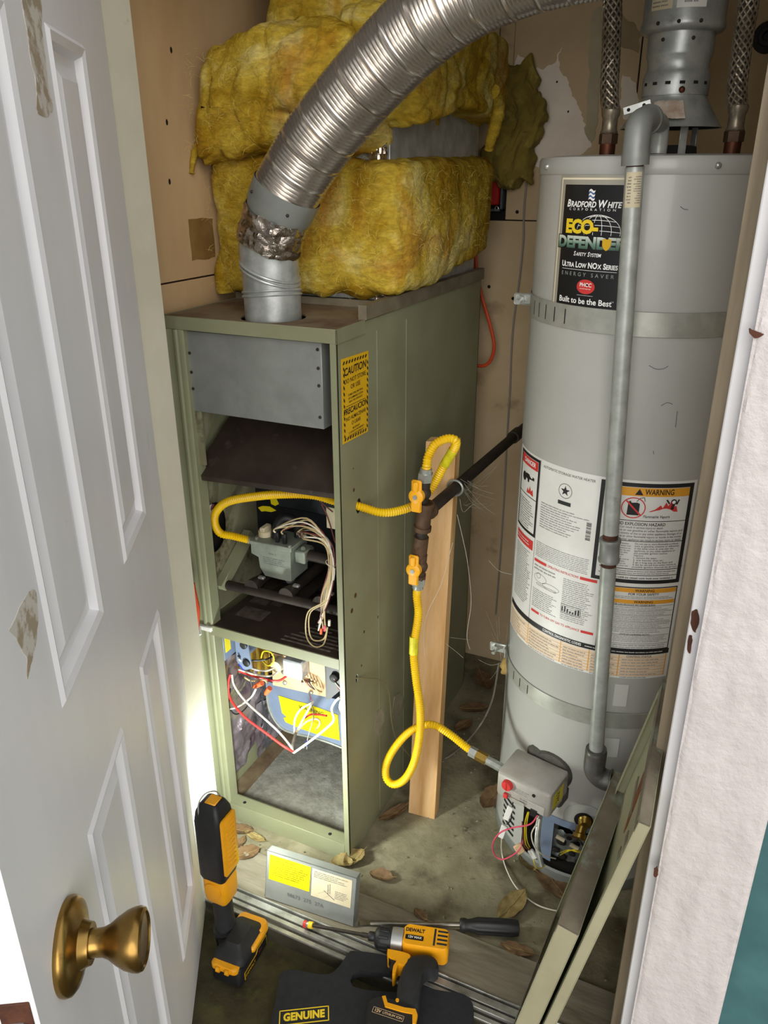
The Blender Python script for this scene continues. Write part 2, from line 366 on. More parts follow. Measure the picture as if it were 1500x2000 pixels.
# right jamb: wood stop, white jamb, thickly painted casing
struct(MB().box((.667, -.20, -.03), (.80, -.165, OZ), .0015), 'trim_3', m_jambwood)
struct(MB().box((.686, -.28, -.03), (.80, -.2005, OZ), .002), 'trim_4', m_white)
cs = MB()
cs.grid(lambda u, v: Vector((.703+.128*u, -.302-.0022*noise.fractal((u*5, v*26, 2), 1, 2, 4)+(.004 if u in (0, 1) else 0), -.05+2.3*v)), 24, 300)
cs.box((.703, -.300, -.05), (.831, -.285, 2.25)); struct(cs, 'trim_5', m_casing)
struct(MB().box((OX0-.13, -.30, OZ), (.83, -.20, OZ+.1), .003), 'trim_6', m_casing)
cas = [o for o in C.objects if o.name == 'trim_5'][0]; jm = [o for o in C.objects if o.name == 'trim_4'][0]
def chip(px_pts, y, par, seed):
    q = [P(a, b, 1, y) for a, b in px_pts]; c = cr([Vector((v.x, v.z, 0)) for v in q+[q[0]]], 4)[:-1]
    MB().prism([(v.x+.0015*noise.noise((v.x*300, v.y*300, seed)), v.y+.0015*noise.noise((v.x*300, v.y*300, seed+4))) for v in c], .0008, FRONT(0, y, 0)).build('paint_chip', m_rust, par)
chip([(1352, 1195), (1361, 1190), (1366, 1210), (1358, 1235), (1350, 1222)], -.2808, jm, 1); chip([(1345, 1240), (1352, 1245), (1349, 1275), (1342, 1268)], -.2808, jm, 3)
chip([(1462, 640), (1478, 648), (1492, 652), (1478, 660), (1464, 652)], -.3065, cas, 5); chip([(1277, 1695), (1284, 1692), (1285, 1708), (1278, 1712)], -.3065, cas, 7)
# sill: weathered board and aluminium threshold tracks
struct(MB().box((OX0, -.192, -.05), (.70, -.078, .008), .003), 'trim_7', m_oldwood)
th = struct(MB().box((OX0, -.25, -.05), (.70, -.192, .002), .002), 'trim_8', mat('grimy_channel', '3c382e', .7, .2, c2='55503f', sc1=20))
for y0, y1, h in ((-.1965, -.1925, .012), (-.2170, -.2005, .009), (-.2330, -.2230, .011), (-.2500, -.2400, .006)):
    MB().box((OX0, y0, 0), (.70, y1, h), .001).build('rib', m_alu, th)
# ------------------------------------------------------------------ open door
HX, HY = -.290, -.192; DD = Vector((.519, -.855, 0)).normalized(); DN = Vector((.855, .519, 0)).normalized()
def dpt(s, z, o=0): return Vector((HX, HY, z)) + DD*s + DN*o
MD = frame(dpt(0, 0), DD, (0, 0, 1))      # local x = from hinge, y = up, z = away from the seen face
DW, DZ0, DZ1 = .917, -.018, 2.04
door = bpy.data.objects.new('door_1', None)
cols = ((.165, .350), (.500, .705)); rows = ((.16, .845), (1.03, 1.74), (1.80, 1.98))
slab = MB(); xs = [0]+[q for c in cols for q in c]+[DW]; zs = [DZ0]+[q for r in rows for q in r]+[DZ1]
for i in range(len(xs)-1):
    for j in range(len(zs)-1):
        hole = i % 2 == 1 and j % 2 == 1
        slab.box((xs[i], zs[j], .012 if hole else 0), (xs[i+1], zs[j+1], .04), 0, MD)
door = slab.build('door_1', m_door, None, kind='structure')
for c in cols:
    for r in rows:
        a, b = c; z0, z1 = r; mb = MB(); w1, w2, w3 = .022, .034, .052
        ring = lambda i, h: [(a+i, z0+i, h), (b-i, z0+i, h), (b-i, z1-i, h), (a+i, z1-i, h)]
        vs = ring(0, 0)+ring(.006, -.004)+ring(.016, -.001)+ring(w1, .009)+ring(w2, .009)+ring(w3, .0015)
        fs = [(k*4+j, k*4+(j+1) % 4, k*4+4+(j+1) % 4, k*4+4+j) for k in range(5) for j in range(4)]+[(20, 21, 22, 23)]
        mb.add(vs, fs, MD).build('door_panel', m_door, door, smooth=0)
ep = MB().box((DW-.001, .768, .005), (DW+.002, .848, .035), .001, MD); ep = ep.build('latch_plate', m_rust, door)
MB().box((DW, .792, .012), (DW+.010, .822, .029), .002, MD).build('latch_bolt', m_zinc, ep)
MK = frame(dpt(.824, .806), DD, (0, 0, 1)) @ Matrix.Rotation(math.pi, 4, 'X') @ Matrix.Diagonal((1.17, 1.17, .96, 1))
kr = MB().lathe([(.002, -.001), (.0425, -.001), (.0435, .004), (.0425, .009), (.039, .0125), (.030, .0155), (.022, .018), (.0195, .024), (.0185, .028), (.002, .028)], MK, 48).build('door_knob', m_brass, door)
MB().lathe([(.002, .026), (.0135, .026), (.0125, .033), (.0130, .041), (.0155, .048), (.0205, .056), (.0255, .066), (.0280, .075), (.0285, .081), (.0270, .0855), (.0235, .0875), (.0225, .0855), (.012, .0855), (.002, .085)], MK, 48).build('knob_head', m_brass, kr)
sm = mat('peeling_paint', 'a5967e', .8, c2='cfc8bc', sc1=45, lo=.45, hi=.55)
def smear(pts, seed):
    c = cr([Vector((a, b, 0)) for a, b in pts+[pts[0]]], 5)[:-1]
    MB().prism([(v.x+.004*noise.noise((v.x*90, v.y*90, seed)), v.y+.004*noise.noise((v.x*90, v.y*90, seed+3))) for v in c], -.0006, MD, h0=0).build('paint_wear', sm, door)
def dz(px, py):
    d = FW + RT*((px-750)/F) + UP*((1000-py)/F); t = (Vector((HX, HY, 0))-CAM).dot(DN)/d.dot(DN); X = CAM+d*t; return ((X-Vector((HX, HY, 0))).dot(DD), X.z)
smear([dz(*q) for q in ((18, 1230), (50, 1165), (70, 1155), (72, 1230), (60, 1300), (52, 1325), (50, 1280))], 2)
smear([dz(*q) for q in ((42, 5), (60, -15), (78, -10), (82, 60), (88, 120), (95, 180), (102, 218), (74, 222), (70, 160), (60, 120), (52, 60))], 5)
# ================================================================== furnace
FXL, FXR, FD, FH = -.40, 0., .825, 1.31
fu = thing('furnace', (-.2, .41, .0), 'tall pale green gas furnace with its front open, against the left wall', 'furnace')
def keyhole(poly, holes):
    out = list(poly)
    for (cx, cy, rx, ry) in holes:
        h = [(cx+rx*math.cos(-2*math.pi*i/20), cy+ry*math.sin(-2*math.pi*i/20)) for i in range(21)]
        k = min(range(len(out)), key=lambda i: (out[i][0]-cx)**2+(out[i][1]-cy)**2)
        h0 = min(range(20), key=lambda i: (h[i][0]-out[k][0])**2+(h[i][1]-out[k][1])**2); h = h[h0:20]+h[:h0]; h.append(h[0])
        out = out[:k+1]+h+out[k:]
    return out
MS = SIDE(0, 0, 0)
MB().prism(keyhole([(0, .0), (FD, .0), (FD, FH), (.115, FH), (.115, FH-.022), (0, FH-.022)], [(.080, .928, .013, .017), (.056, .507, .006, .011)]), .002, SIDE(FXR-.002, 0, 0)).build('side_panel', m_green, fu, label='green right side panel with a caution sticker and punched holes')
MB().prism([(0, .0), (FD, .0), (FD, FH-.022), (0, FH-.022)], .002, SIDE(FXL, 0, 0)).build('side_panel', m_green, fu)
for y in (.172, .322):
    MB().box((FXR-.0005, y, .02), (FXR+.0012, y+.0025, FH-.03)).build('seam', m_green, fu)
MB().box((FXL, FD-.003, 0), (FXR, FD, FH-.02)).build('back_panel', m_greenin, fu)
# top with its front lip
tp = MB(); tp.box((FXL-.003, -.004, FH-.026), (FXR+.003, -.001, FH+.001), .0008); tp.box((FXL-.003, -.004, FH-.026), (FXL-.001, .26, FH+.001)); tp.box((FXR+.001, -.004, FH-.026), (FXR+.003, .115, FH+.001))
tp = tp.build('top_rim', m_green, fu)
MB().prism(keyhole([(FXL, 0), (FXR, 0), (FXR, .255), (FXL, .255)], [(-.181, .072, .066, .066)]), FH, Matrix.Identity(4), h0=FH-.003).build('top_panel', m_topdirt, fu)
# front flanges
fg = MB(); prof = [(FXL, 0), (FXL, -.004), (-.392, -.006), (-.388, -.003), (-.378, -.003), (-.374, -.007), (-.369, -.007), (-.366, -.003), (-.357, -.003), (-.353, 0), (-.353, .03), (-.355, .03), (-.355, .003)]
fg.prism(prof, FH-.026, Matrix.Identity(4), h0=.0); fg.build('front_flange', m_green, fu)
MB().prism([(-.0125, -.003), (0, -.003), (0, .004), (-.002, .004), (-.002, .02), (-.004, .02), (-.004, 0), (-.0125, 0)], FH-.026, Matrix.Identity(4)).build('front_flange', m_green, fu)
br = MB(); br.box((-.353, -.004, 0), (-.0125, -.001, .050), .0008); br.box((-.353, -.001, .0475), (-.0125, .030, .050)); br.box((-.353, .029, .012), (-.0125, .031, .05)); br = br.build('base_rail', m_green, fu)
for x in (-.318, -.062): MB().cyl((x, .012, .0500), (x, .012, .0506), .0045, 12).build('rail_hole', m_dark, br)
m_dust = mat('dusty_floor_pan', '8b887f', .95, c2='6d6a62', sc1=40, bump=.5, bsc=120, dirt='9c9a92', dsc=9)
bp_ = MB(); bp_.grid(lambda u, v: Vector((-.395+.392*u, .03+.78*v, .013+.003*noise.fractal((u*14, v*26, 5), 1, 2, 4))), 30, 50); bp_.build('floor_pan', m_dust, fu)
MB().prism([(.03, .012), (.8, .012), (.8, .03), (.03, .03)], .035, SIDE(FXL+.003, 0, 0)).build('inner_rail', mat('rusty_rail', '7a6a52', .8, c2='5a4430', sc1=14, dirt='8a8a80', dsc=7), fu)
# flue collector cover
fc = MB(); fc.box((-.358, .010, 1.111), (-.038, .16, 1.281), .0012); fc = fc.build('flue_cover', m_galvbox, fu)
for (x, z) in ((-.350, 1.235), (-.350, 1.195), (-.350, 1.16), (-.046, 1.268), (-.046, 1.232), (-.046, 1.198), (-.046, 1.135)):
    MB().lathe([(.0035, 0), (.003, .0015), (.001, .002)], FRONT(x, .0098, z), 10).build('screw', m_iron, fc)
MB().box((-.236, .0095, 1.112), (-.2345, .011, 1.28)).build('fold_line', m_galvbox, fc)
# left hanger bracket under the cover, and the sooty sloping baffle
hb = MB(); hb.prism([(.012, 1.112), (.09, 1.112), (.02, .995), (.012, .995)], .003, SIDE(-.358, 0, 0)); hb.box((-.372, .012, .99), (-.338, .016, 1.112)); hb.build('hanger_bracket', m_greenin, fu)
bf = MB(); n_ = Vector((0, .10, .20)).normalized()
bf.add([(-.376, .010, .964), (-.014, .010, .978), (-.014, .24, 1.115), (-.376, .24, 1.105), (-.376, .010, .961), (-.014, .010, .975), (-.014, .24, 1.112), (-.376, .24, 1.102)], [(0, 1, 2, 3), (7, 6, 5, 4), (0, 4, 5, 1), (1, 5, 6, 2), (2, 6, 7, 3), (3, 7, 4, 0)])
bf.add([(-.376, .010, .964), (-.014, .010, .978), (-.014, .012, .966), (-.376, .012, .952), (-.376, .013, .964), (-.014, .013, .978), (-.014, .015, .966), (-.376, .015, .952)], [(0, 1, 2, 3), (7, 6, 5, 4), (0, 3, 7, 4), (1, 5, 6, 2), (3, 2, 6, 7)])
bf.build('baffle', m_brownmetal, fu, smooth=20)
# burner compartment walls
MB().prism(keyhole([(.012, .60), (.30, .60), (.30, .96), (.012, .96)], [(.062, .815, .046, .062)]), .002, SIDE(-.372, 0, 0)).build('inner_side', m_greenin, fu)
MB().box((-.3975, .005, .6), (-.3965, .30, .96)).build('side_void', m_dark, fu)
MB().box((-.015, .012, .60), (-.012, .30, .96)).build('inner_side', m_greenin, fu)
hx = MB(); hx.box((-.372, .235, .60), (-.012, .255, 1.10)); hx = hx.build('burner_back', mat('sooty_navy', '20242c', .5, c2='12151a', sc1=10), fu)
MB().box((-.285, .17, .845), (-.02, .20, .965), .003).build('draft_shield', mat('navy_shield', '1c222c', .4, c2='12161c', sc1=14), fu)
tg = MB()
for q in ([(504, 991), (513, 988), (527, 989), (540, 997), (530, 1000), (518, 998), (511, 999)], [(528, 975), (540, 974), (545, 984), (538, 988), (530, 984)]):
    v = [P(a, b, 1, .1685) for a, b in q]; tg.prism([(i.x, i.z) for i in v], .0008, FRONT(0, .1685, 0))
tg.build('torn_label', m_syel, fu)
v0 = P(637, 990, 1, .12); v1 = P(656, 1034, 1, .12)
MB().box((v0.x, .12, v1.z), (-.014, .122, v0.z)).build('card', m_cream, fu)
# left brace
br_ = MB(); a, b = P(430, 1148, 1, .045), P(487, 1040, 1, .17)
br_.tube([a, b], .016, 4); br_.tube([a+Vector((-.03, 0, .005)), a+Vector((.012, .03, .002))], .009, 4); br_.build('brace', m_green, fu)
# divider shelf
sh = MB(); sh.box((-.36, .0, .586), (-.013, .45, .589)); sh = sh.build('shelf', m_brownmetal, fu)
MB().box((-.362, -.004, .563), (-.012, .0, .590), .0008).build('shelf_lip', m_green, sh)
rr = random.Random(3)
dm = MB(); fn = lambda x, y: Vector((x, y, .5896))
for (x0, x1, y0, y1) in ((-.34, -.29, .13, .20), (-.335, -.26, .06, .11), (-.285, -.255, .14, .18)): dm.add([fn(x0, y0), fn(x1, y0), fn(x1, y1), fn(x0, y1)], [(0, 1, 2, 3)])
dm.build('faded_decal', mat('faded_decal', '5c5348', .7, c2='433a32', sc1=60), sh)
dm = MB()
for i, (y, a, b) in enumerate(((.014, -.175, -.045), (.028, -.175, -.03), (.042, -.165, -.02), (.056, -.15, -.05), (.07, -.14, -.03), (.084, -.15, -.08), (.098, -.13, -.06))): dm.add([fn(a, y), fn(b, y), fn(b, y+.006), fn(a, y+.006)], [(0, 1, 2, 3)])
dm.build('faded_print', mat('faded_print', '7a7468', .7, c2='4a443c', sc1=90), sh)
lt = MB(); lt.box((-.392, -.012, .575), (-.352, -.003, .588), .002); lt.tube([(-.388, -.012, .585), (-.375, -.022, .572), (-.392, -.024, .560)], .004, 8); lt.build('door_latch', m_lwhite, fu)
# manifold, burners
a, b = P(423, 1137, 1, .06), P(658, 1195, 1, .06)
mf = MB(); mf.cyl((-.355, .06, a.z), (-.016, .06, b.z+.004), .0115, 16); mf = mf.build('manifold', m_iron, fu)
for i, x in enumerate((-.275, -.18, -.09)):
    bn = MB(); z = a.z+.012
    bn.tube([(x, .055, z), (x, .075, z), (x, .10, z), (x, .16, z+.002), (x, .235, z+.004)], [.019, .017, .012, .014, .016], 16)
    bn = bn.build('burner', m_iron, fu); MB().box((x+.006, .075, z+.014), (x+.022, .085, z+.020), .001).build('clip', m_zinc, bn)
    MB().box((x-.035, .09, z-.020), (x+.035, .235, z-.017)).build('tray', m_iron, bn)
# gas valve
gv_o = P(530, 1075, 1, .085)
gv = MB(); Mv = FRONT(0, 0, 0)
f0 = [P(490, 1061, 1, .085), P(567, 1075, 1, .085), P(569, 1136, 1, .085), P(545, 1131, 1, .085), P(518, 1124, 1, .085), P(508, 1108, 1, .085), P(505, 1088, 1, .085), P(491, 1080, 1, .085)]
gv.prism([(q.x, q.z) for q in f0], -.075, FRONT(0, .085, 0)); gv = gv.build('gas_valve', m_valve, fu, label='cast grey gas valve with a cream dial')
zt = f0[0].z; xl, xr = f0[0].x, f0[1].x
MB().box((xl-.004, .083, zt-.002), (xr+.003, .165, zt+.009), .002).build('valve_cover', m_valve, gv)
MB().lathe([(.012, 0), (.013, -.004), (.013, .006), (.009, .014), (.004, .015)], FRONT((f0[2].x+f0[3].x)/2-.006, .115, f0[2].z-.006) @ Matrix.Rotation(math.pi/2, 4, 'X'), 18).build('regulator_cap', m_zinc, gv)
kb = MB(); kc = Vector((xl+.017, .122, zt+.009)); kb.lathe([(.017, 0), (.0165, .012), (.012, .014), (.002, .014)], Matrix.Translation(kc), 24); kb.box(kc+Vector((-.006, -.016, .012)), kc+Vector((.008, .016, .024)), .002); kb.build('dial', m_cream, gv)
tm = MB(); c0 = Vector((xl+.060, .118, zt+.009))
tm.tube(cr([c0+Vector((-.012, 0, 0)), c0+Vector((-.010, .01, .032)), c0+Vector((.008, .02, .046)), c0+Vector((.03, .03, .030)), c0+Vector((.034, .03, 0))], 6), .012, 10); tm.build('solenoid', m_black, gv)
for dx in (.004, .024): MB().box(c0+Vector((dx-.004, -.022, 0)), c0+Vector((dx+.005, -.014, .026)), .001).build('terminal', m_black, gv)
for (dx, dy) in ((.010, .01), (xr-xl-.004, .005), (xr-xl-.004, .072)): MB().lathe([(.005, 0), (.005, .003), (.003, .005), (.001, .005)], Matrix.Translation((xl+dx, .085+dy, zt+.009)), 10).build('bolt', m_zinc, gv)
q = MB(); q.box((xr, .10, zt-.035), (xr+.028, .145, zt-.004), .003); q.lathe([(.006, 0), (.006, .005), (.003, .008)], Matrix.Translation((xr+.016, .115, zt-.004)), 6); q.build('outlet_block', m_valve, gv)
MB().tube(cr([(xr+.028, .122, zt-.02), (xr+.06, .122, zt-.02), (-.055, .122, zt-.025), (-.04, .115, zt-.045), (-.04, .07, zt-.10)], 6), .0135, 14).build('outlet_pipe', m_iron, gv)
ic = MB(); ic.cyl((xl-.004, .118, zt-.010), (xl-.014, .116, zt-.009), .012, 6); ic.cyl((xl-.012, .116, zt-.009), (xl-.026, .112, zt-.008), .0095, 12); ic.build('inlet_fitting', m_zinc, gv)
VIN = Vector((xl-.024, .112, zt-.008))
mk = MB(); fnv = plane_fn(FRONT(0, .085, 0)); mk.text('9046 S', (xl+xr)/2+.004, zt-.017, .007, fnv, space=1.1); mk.micro(xl+.032, xr-.012, zt-.026, zt-.046, 4, fnv); mk.build('casting_mark', m_inkg, gv, smooth=0)
# tan wire bundle
rw = random.Random(11)
for i in range(11):
    m_ = (m_wtan, m_wtan, m_wwhite, m_wmar, m_wtan, m_wtan, m_wgrey, m_wmar, m_wtan, m_wwhite, m_wtan)[i]; j = rw.uniform
    s0 = c0+Vector((.004+.02*(i % 2), -.018, .022)) if i < 5 else Vector((xr-.01+.004*(i-5), .14, zt+.012))
    pk = P(600+10*j(-1, 1), 1012+i*4, 1, .055); p1 = P(640+7*j(-1, 1), 1060+8*j(-1, 1), 1, .04); p2 = P(647+7*j(-1, 1), 1110, 1, .035); p3 = P(636+10*j(-1, 1), 1170, 1, .030)
    pts = [s0, s0+Vector((.004, -.012, .018)), pk, p1, p2, p3]
    if i in (0, 1): pts += [P(602+5*i, 1195, 1, .025), P(598+6*i, 1240-8*i, 1, .022), P(612, 1262-12*i, 1, .02), P(632, 1258-10*i, 1, .02), P(640, 1225, 1, .025)]
    else: pts += [P(629+8*j(-1, 1), 1222+10*j(-1, 1), 1, .026)]
    wire('wire', pts, .0017, m_, fu, n=6, seg=6)
for x_, y_, m_ in ((634, 1232, m_wpink), (627, 1238, m_norange), (643, 1222, m_wwhite)):
    c_ = P(x_, y_, 1, .026); MB().cyl(c_, c_+Vector((.001, 0, .014)), .0032, 8).build('crimp', m_, fu)
MB().lathe([(.011, -.0012), (.0122, 0), (.011, .0012)], Matrix.Translation(P(646, 1100, 1, .035)) @ Matrix.Rotation(.4, 4, 'Y'), 16, caps=False).build('cable_tie', m_cream, fu)
for pts in ([(655, 1060), (640, 1010), (628, 985)], [(650, 1000), (622, 975), (610, 950)]): wire('wire', [P(a, b, 1, .10) for a, b in pts], .0016, m_wmar, fu, n=6)
a, b = P(404, 1010, 1, .05), P(396, 1060, 1, .05); wire('wire', [P(418, 985, 1, .06), a, b, P(392, 1090, 1, .03)], .003, m_wmar, fu)
MB().box((-.371, .03, .84), (-.3695, .06, .875)).build('card', m_lwhite, fu)

# ------------------------------------------------ lower compartment
# junction box and blue-grey bracket on the left
jb = MB(); jb.box((-.385, .03, .47), (-.352, .14, .563), .001); jb = jb.build('junction_box', m_bluegrey, fu)
MB().box((-.350, .035, .492), (-.3515, .055, .55)).build('sticker', m_syel, jb)
bk = MB(); bk.prism([(-.345, .563), (-.312, .563), (-.300, .44), (-.322, .43), (-.345, .45)], .003, FRONT(0, .07, 0)); bk.box((-.345, .07, .44), (-.342, .15, .563)); bk = bk.build('wiring_bracket', m_bluegrey, fu)
for (x, z) in ((-.318, .505), (-.314, .455)): MB().lathe([(.010, 0), (.010, .008), (.006, .010), (.003, .010)], FRONT(x, .070, z), 14).build('grommet', m_black, bk)
tr = MB(); c_ = P(500, 1283, 1, .18); tr.box(c_+Vector((-.035, 0, -.04)), c_+Vector((.045, .06, .045)), .003); tr = tr.build('transformer', m_brass2, fu)
for k in range(3): MB().box(c_+Vector((-.02+.024*k, -.004, -.05)), c_+Vector((-.012+.024*k, .0, .045))).build('lamination', mat('lamination%d' % k, 'a48830', .5, .4), tr)
# control board and relay
e0, e1 = P(533, 1290, 1, .16), P(640, 1355, 1, .16)
cb = MB(); cb.prism([(q.x, q.z) for q in (P(530, 1275, 1, .16), P(640, 1300, 1, .16), P(640, 1362, 1, .16), P(533, 1338, 1, .16))], .002, FRONT(0, .162, 0)); cb = cb.build('control_board', m_tan, fu)
c_ = P(582, 1300, 1, .15); rl = MB(); rl.box(c_+Vector((-.028, -.03, -.022)), c_+Vector((.028, .01, .03)), .004); rl.build('relay', m_lens, cb)
c_ = P(546, 1296, 1, .15); rl = MB(); rl.lathe([(.002, .02), (.016, .018), (.018, 0), (.018, -.01)], FRONT(*c_), 20); rl.build('relay', m_cream, cb)
for q in ((554, 1312), (557, 1333), (608, 1352), (593, 1331)):
    MB().lathe([(.006, 0), (.006, .004), (.003, .006), (.001, .006)], FRONT(*P(*q, 1, .159)), 12).build('screw', m_zinc, cb)
for q in ((590, 1330), (597, 1330)): c_ = P(*q, 1, .155); MB().cyl(c_, c_+Vector((.012, 0, .003)), .004, 8).build('resistor', m_brown, cb)
for k in range(4):
    c_ = P(600+6*k, 1325+3*k, 1, .155); wire('wire', [c_, c_+Vector((.0, -.02, .012)), c_+Vector((.012, -.022, -.002)), c_+Vector((.018, -.006, -.018))], .0018, (m_wtan, m_wmar, m_wblack, m_wtan)[k], cb, n=6)
# blower housing with its warning label
YH = .20
hp = [(518, 1330), (560, 1341), (640, 1362), (668, 1368), (668, 1460), (640, 1449), (610, 1440), (575, 1432), (552, 1423), (536, 1405), (525, 1380), (521, 1352)]
bh = MB(); bh.prism([(q.x, q.z) for q in (P(a, b, 1, YH) for a, b in hp)], -.25, FRONT(0, YH, 0)); bh = bh.build('blower_housing', m_bluegrey, fu)
rim = [P(a, b, 1, YH) for a, b in hp[4:]]; MB().tube(cr(rim, 5), .004, 8).build('rolled_rim', m_zinc, bh)
lp = [(544, 1358), (575, 1368), (600, 1374), (660, 1396), (664, 1446), (620, 1434), (585, 1422), (558, 1410), (554, 1402), (560, 1400), (551, 1392)]
wl_ = MB(); wl_.prism([(q.x, q.z) for q in (P(a, b, 1, YH-.001) for a, b in lp)], .0006, FRONT(0, YH-.0012, 0)); wl_ = wl_.build('warning_label', m_syel, bh)
tx = MB(); c_ = P(586, 1378, 1, YH-.003); tx.text('WARNING', c_.x+.034, c_.z-.006, .016, plane_fn(FRONT(0, YH-.0018, 0) @ Matrix.Identity(4)), offset=.01)
c0_, c1_ = P(558, 1384, 1, YH), P(655, 1428, 1, YH); tx.micro(c0_.x+.012, c1_.x-.012, c0_.z-.008, c1_.z+.006, 8, plane_fn(FRONT(0, YH-.0018, 0)), fill=.5); tx.build('lettering', m_ink, wl_, smooth=0)
# motor and capacitor on the right
mo = MB(); mo.cyl((-.055, .11, .40), (-.02, .11, .40), .045, 24); mo.cyl((-.06, .11, .40), (-.05, .11, .40), .02, 16); mo.build('motor', m_zinc, fu)
bb = MB(); bb.prism([(-.075, .555), (-.030, .565), (-.030, .48), (-.068, .435), (-.074, .435)], .002, FRONT(0, .045, 0)); bb.box((-.077, .043, .435), (-.074, .09, .56)); bb = bb.build('black_bracket', m_black, fu)
MB().lathe([(.011, 0), (.011, .008), (.007, .011), (.003, .011)], FRONT(-.050, .043, .505), 16).build('grommet', m_rubber, bb)
for k in range(3): wire('wire', [(-.05+.002*k, .034, .505+.002*k), (-.035, .028, .498-.004*k), (-.012, .03, .480-.008*k)], .0018, (m_wblack, m_wwhite, m_wmar)[k], fu, n=6)
# foil-faced liner on the left side, dark batt behind it
def foil(u, v):
    y = .04+.22*u; z = .44-.38*v*(1-.35*u*u)
    return Vector((-.392+.012*noise.fractal((u*5, v*9, 4), 1, 2, 4)+.006*math.sin(v*9+u*4)+.018*u*v, y, z))
MB().grid(foil, 40, 60).build('foil_liner', m_foil2, fu)
MB().grid(lambda u, v: Vector((-.382+.09*max(0, u-.2)**1.2+.010*noise.fractal((u*6, v*6, 9), 1, 2, 4), .17+.17*u, .22+.02*u-.17*v*(1-.3*u))), 26, 26).build('foil_flap', m_foil2, fu)
MB().grid(lambda u, v: Vector((-.375+.004*noise.noise((u*40, v*40, 1)), .20+.42*u, .56-.5*v)), 30, 30).build('liner_batt', mat('dark_batt', '55565a', .95, c2='3c3d42', sc1=50, bump=1., bsc=90), fu)
# wires
def W(pts, m_, y=.06, r=.0024, name='wire'):
    return wire(name, [P(a[0], a[1], 1, a[2] if len(a) > 2 else y) for a in pts], r, m_, fu, n=8)
W([(450, 1317, .06), (446, 1335, .05), (450, 1365, .04), (478, 1400, .03), (520, 1432, .03), (555, 1458, .03), (573, 1468, .04)], m_wred, r=.0032)
W([(453, 1318, .06), (458, 1340, .05), (480, 1370, .04), (515, 1402, .03), (545, 1430, .03), (568, 1458, .04), (573, 1470, .04)], m_wwhite, r=.0026)
W([(447, 1338), (438, 1355), (436, 1375), (445, 1384), (465, 1380), (490, 1362), (500, 1345)], m_wwhite, r=.0026)
W([(450, 1345), (447, 1375), (456, 1393), (470, 1392), (485, 1375), (492, 1345), (488, 1325)], m_wblack, r=.0018)
W([(466, 1310), (500, 1322, .1), (540, 1330, .12), (560, 1320, .14), (566, 1313, .155)], m_wred, r=.003)
W([(466, 1308), (500, 1318, .1), (530, 1320, .12), (552, 1305, .14)], m_wwhite)
W([(466, 1287), (490, 1305, .1), (520, 1310, .12), (545, 1300, .14)], m_wwhite, r=.0024)
W([(465, 1281), (490, 1290, .1), (520, 1288, .12), (535, 1280, .14)], m_wblack, r=.0024)
W([(510, 1285, .12), (515, 1272, .1), (530, 1275, .1), (535, 1290, .1), (525, 1300, .1), (512, 1290, .12)], m_wyel, r=.002)
W([(478, 1323), (492, 1330, .08), (515, 1328, .1), (523, 1335, .1)], m_wtan)
W([(574, 1470, .04), (605, 1448, .04), (640, 1420, .05), (652, 1405, .05), (648, 1385, .05), (655, 1370, .05), (664, 1362, .04)], m_wwhite, r=.003)
W([(575, 1430, .10), (576, 1405, .08), (588, 1385, .08), (610, 1372, .10)], m_wwhite, r=.0026)
W([(580, 1428, .10), (592, 1405, .08), (603, 1385, .08), (612, 1370, .10)], m_wwhite, r=.0026)
W([(577, 1432, .10), (598, 1410, .08), (618, 1404, .08), (625, 1412, .08), (617, 1425, .1)], m_wtan, r=.0026)
W([(570, 1465, .05), (574, 1445, .07), (578, 1430, .10)], m_wgrey, r=.004)
W([(596, 1402, .12), (610, 1395, .10), (638, 1398, .08)], m_wred, r=.0024)
W([(603, 1355, .14), (609, 1372, .12), (612, 1400, .08), (604, 1430, .06), (600, 1447, .05)], m_wgrey, r=.0012)
W([(605, 1358, .14), (608, 1368, .12)], m_wpink, r=.0014)
for (a, b, m_) in (((495, 1342), (512, 1334), m_norange), ((518, 1356), (527, 1344), m_norange), ((478, 1307), (470, 1294), m_wblue)):
    A, B = P(*a, 1, .075), P(*b, 1, .075); MB().tube([A, A+(B-A)*.3, B], [.0035, .006, .0072], 10).build('wire_nut', m_, fu)
A, B = P(600, 1448, 1, .05), P(596, 1462, 1, .05); sp = MB(); sp.tube([A, A+(B-A)*.5], .004, 8); sp.build('spade_terminal', m_wblue, fu)
sp = MB()
for dx in (-.004, .004): sp.tube([A+(B-A)*.5, A+(B-A)*.75+Vector((dx, 0, 0)), B+Vector((dx, 0, 0))], .0012, 6)
sp.build('fork', m_zinc, fu)
# caution sticker on the right side
cs_ = MB(); Mc = SIDE(.0004, 0, 0); cs_.prism([(.014, 1.084), (.126, 1.0795), (.132, 1.247), (.016, 1.252)], .0006, Mc); cs_ = cs_.build('caution_sticker', m_sign, fu)
fnc = plane_fn(SIDE(.0016, 0, 0), 0); lt = MB(); xm = .072
for t, z, s_, o_, sh_ in (('CAUTION', 1.2235, .021, .02, .15), ('DO NOT STORE', 1.205, .0125, .006, 0), ('OR USE', 1.191, .0125, .006, 0), ('COMBUSTIBLE MATERIAL', 1.1765, .0058, .004, 0), ('OR FLAMMABLE LIQUIDS', 1.1695, .0058, .004, 0), ('NEAR THIS APPLIANCE', 1.1625, .0058, .004, 0), ('PRECAUCION', 1.145, .0168, .02, .15), ('NO ALMACENAR', 1.1295, .0112, .006, 0), ('O USAR', 1.117, .0112, .006, 0), ('MATERIALES', 1.106, .0056, .004, 0), ('O LIQUIDOS INFLAMABLES', 1.0995, .0056, .004, 0), ('CERCA DE ESTE APARATO', 1.093, .0056, .004, 0)):
    lt.text(t, xm, z, s_, fnc, offset=o_, shear=sh_)
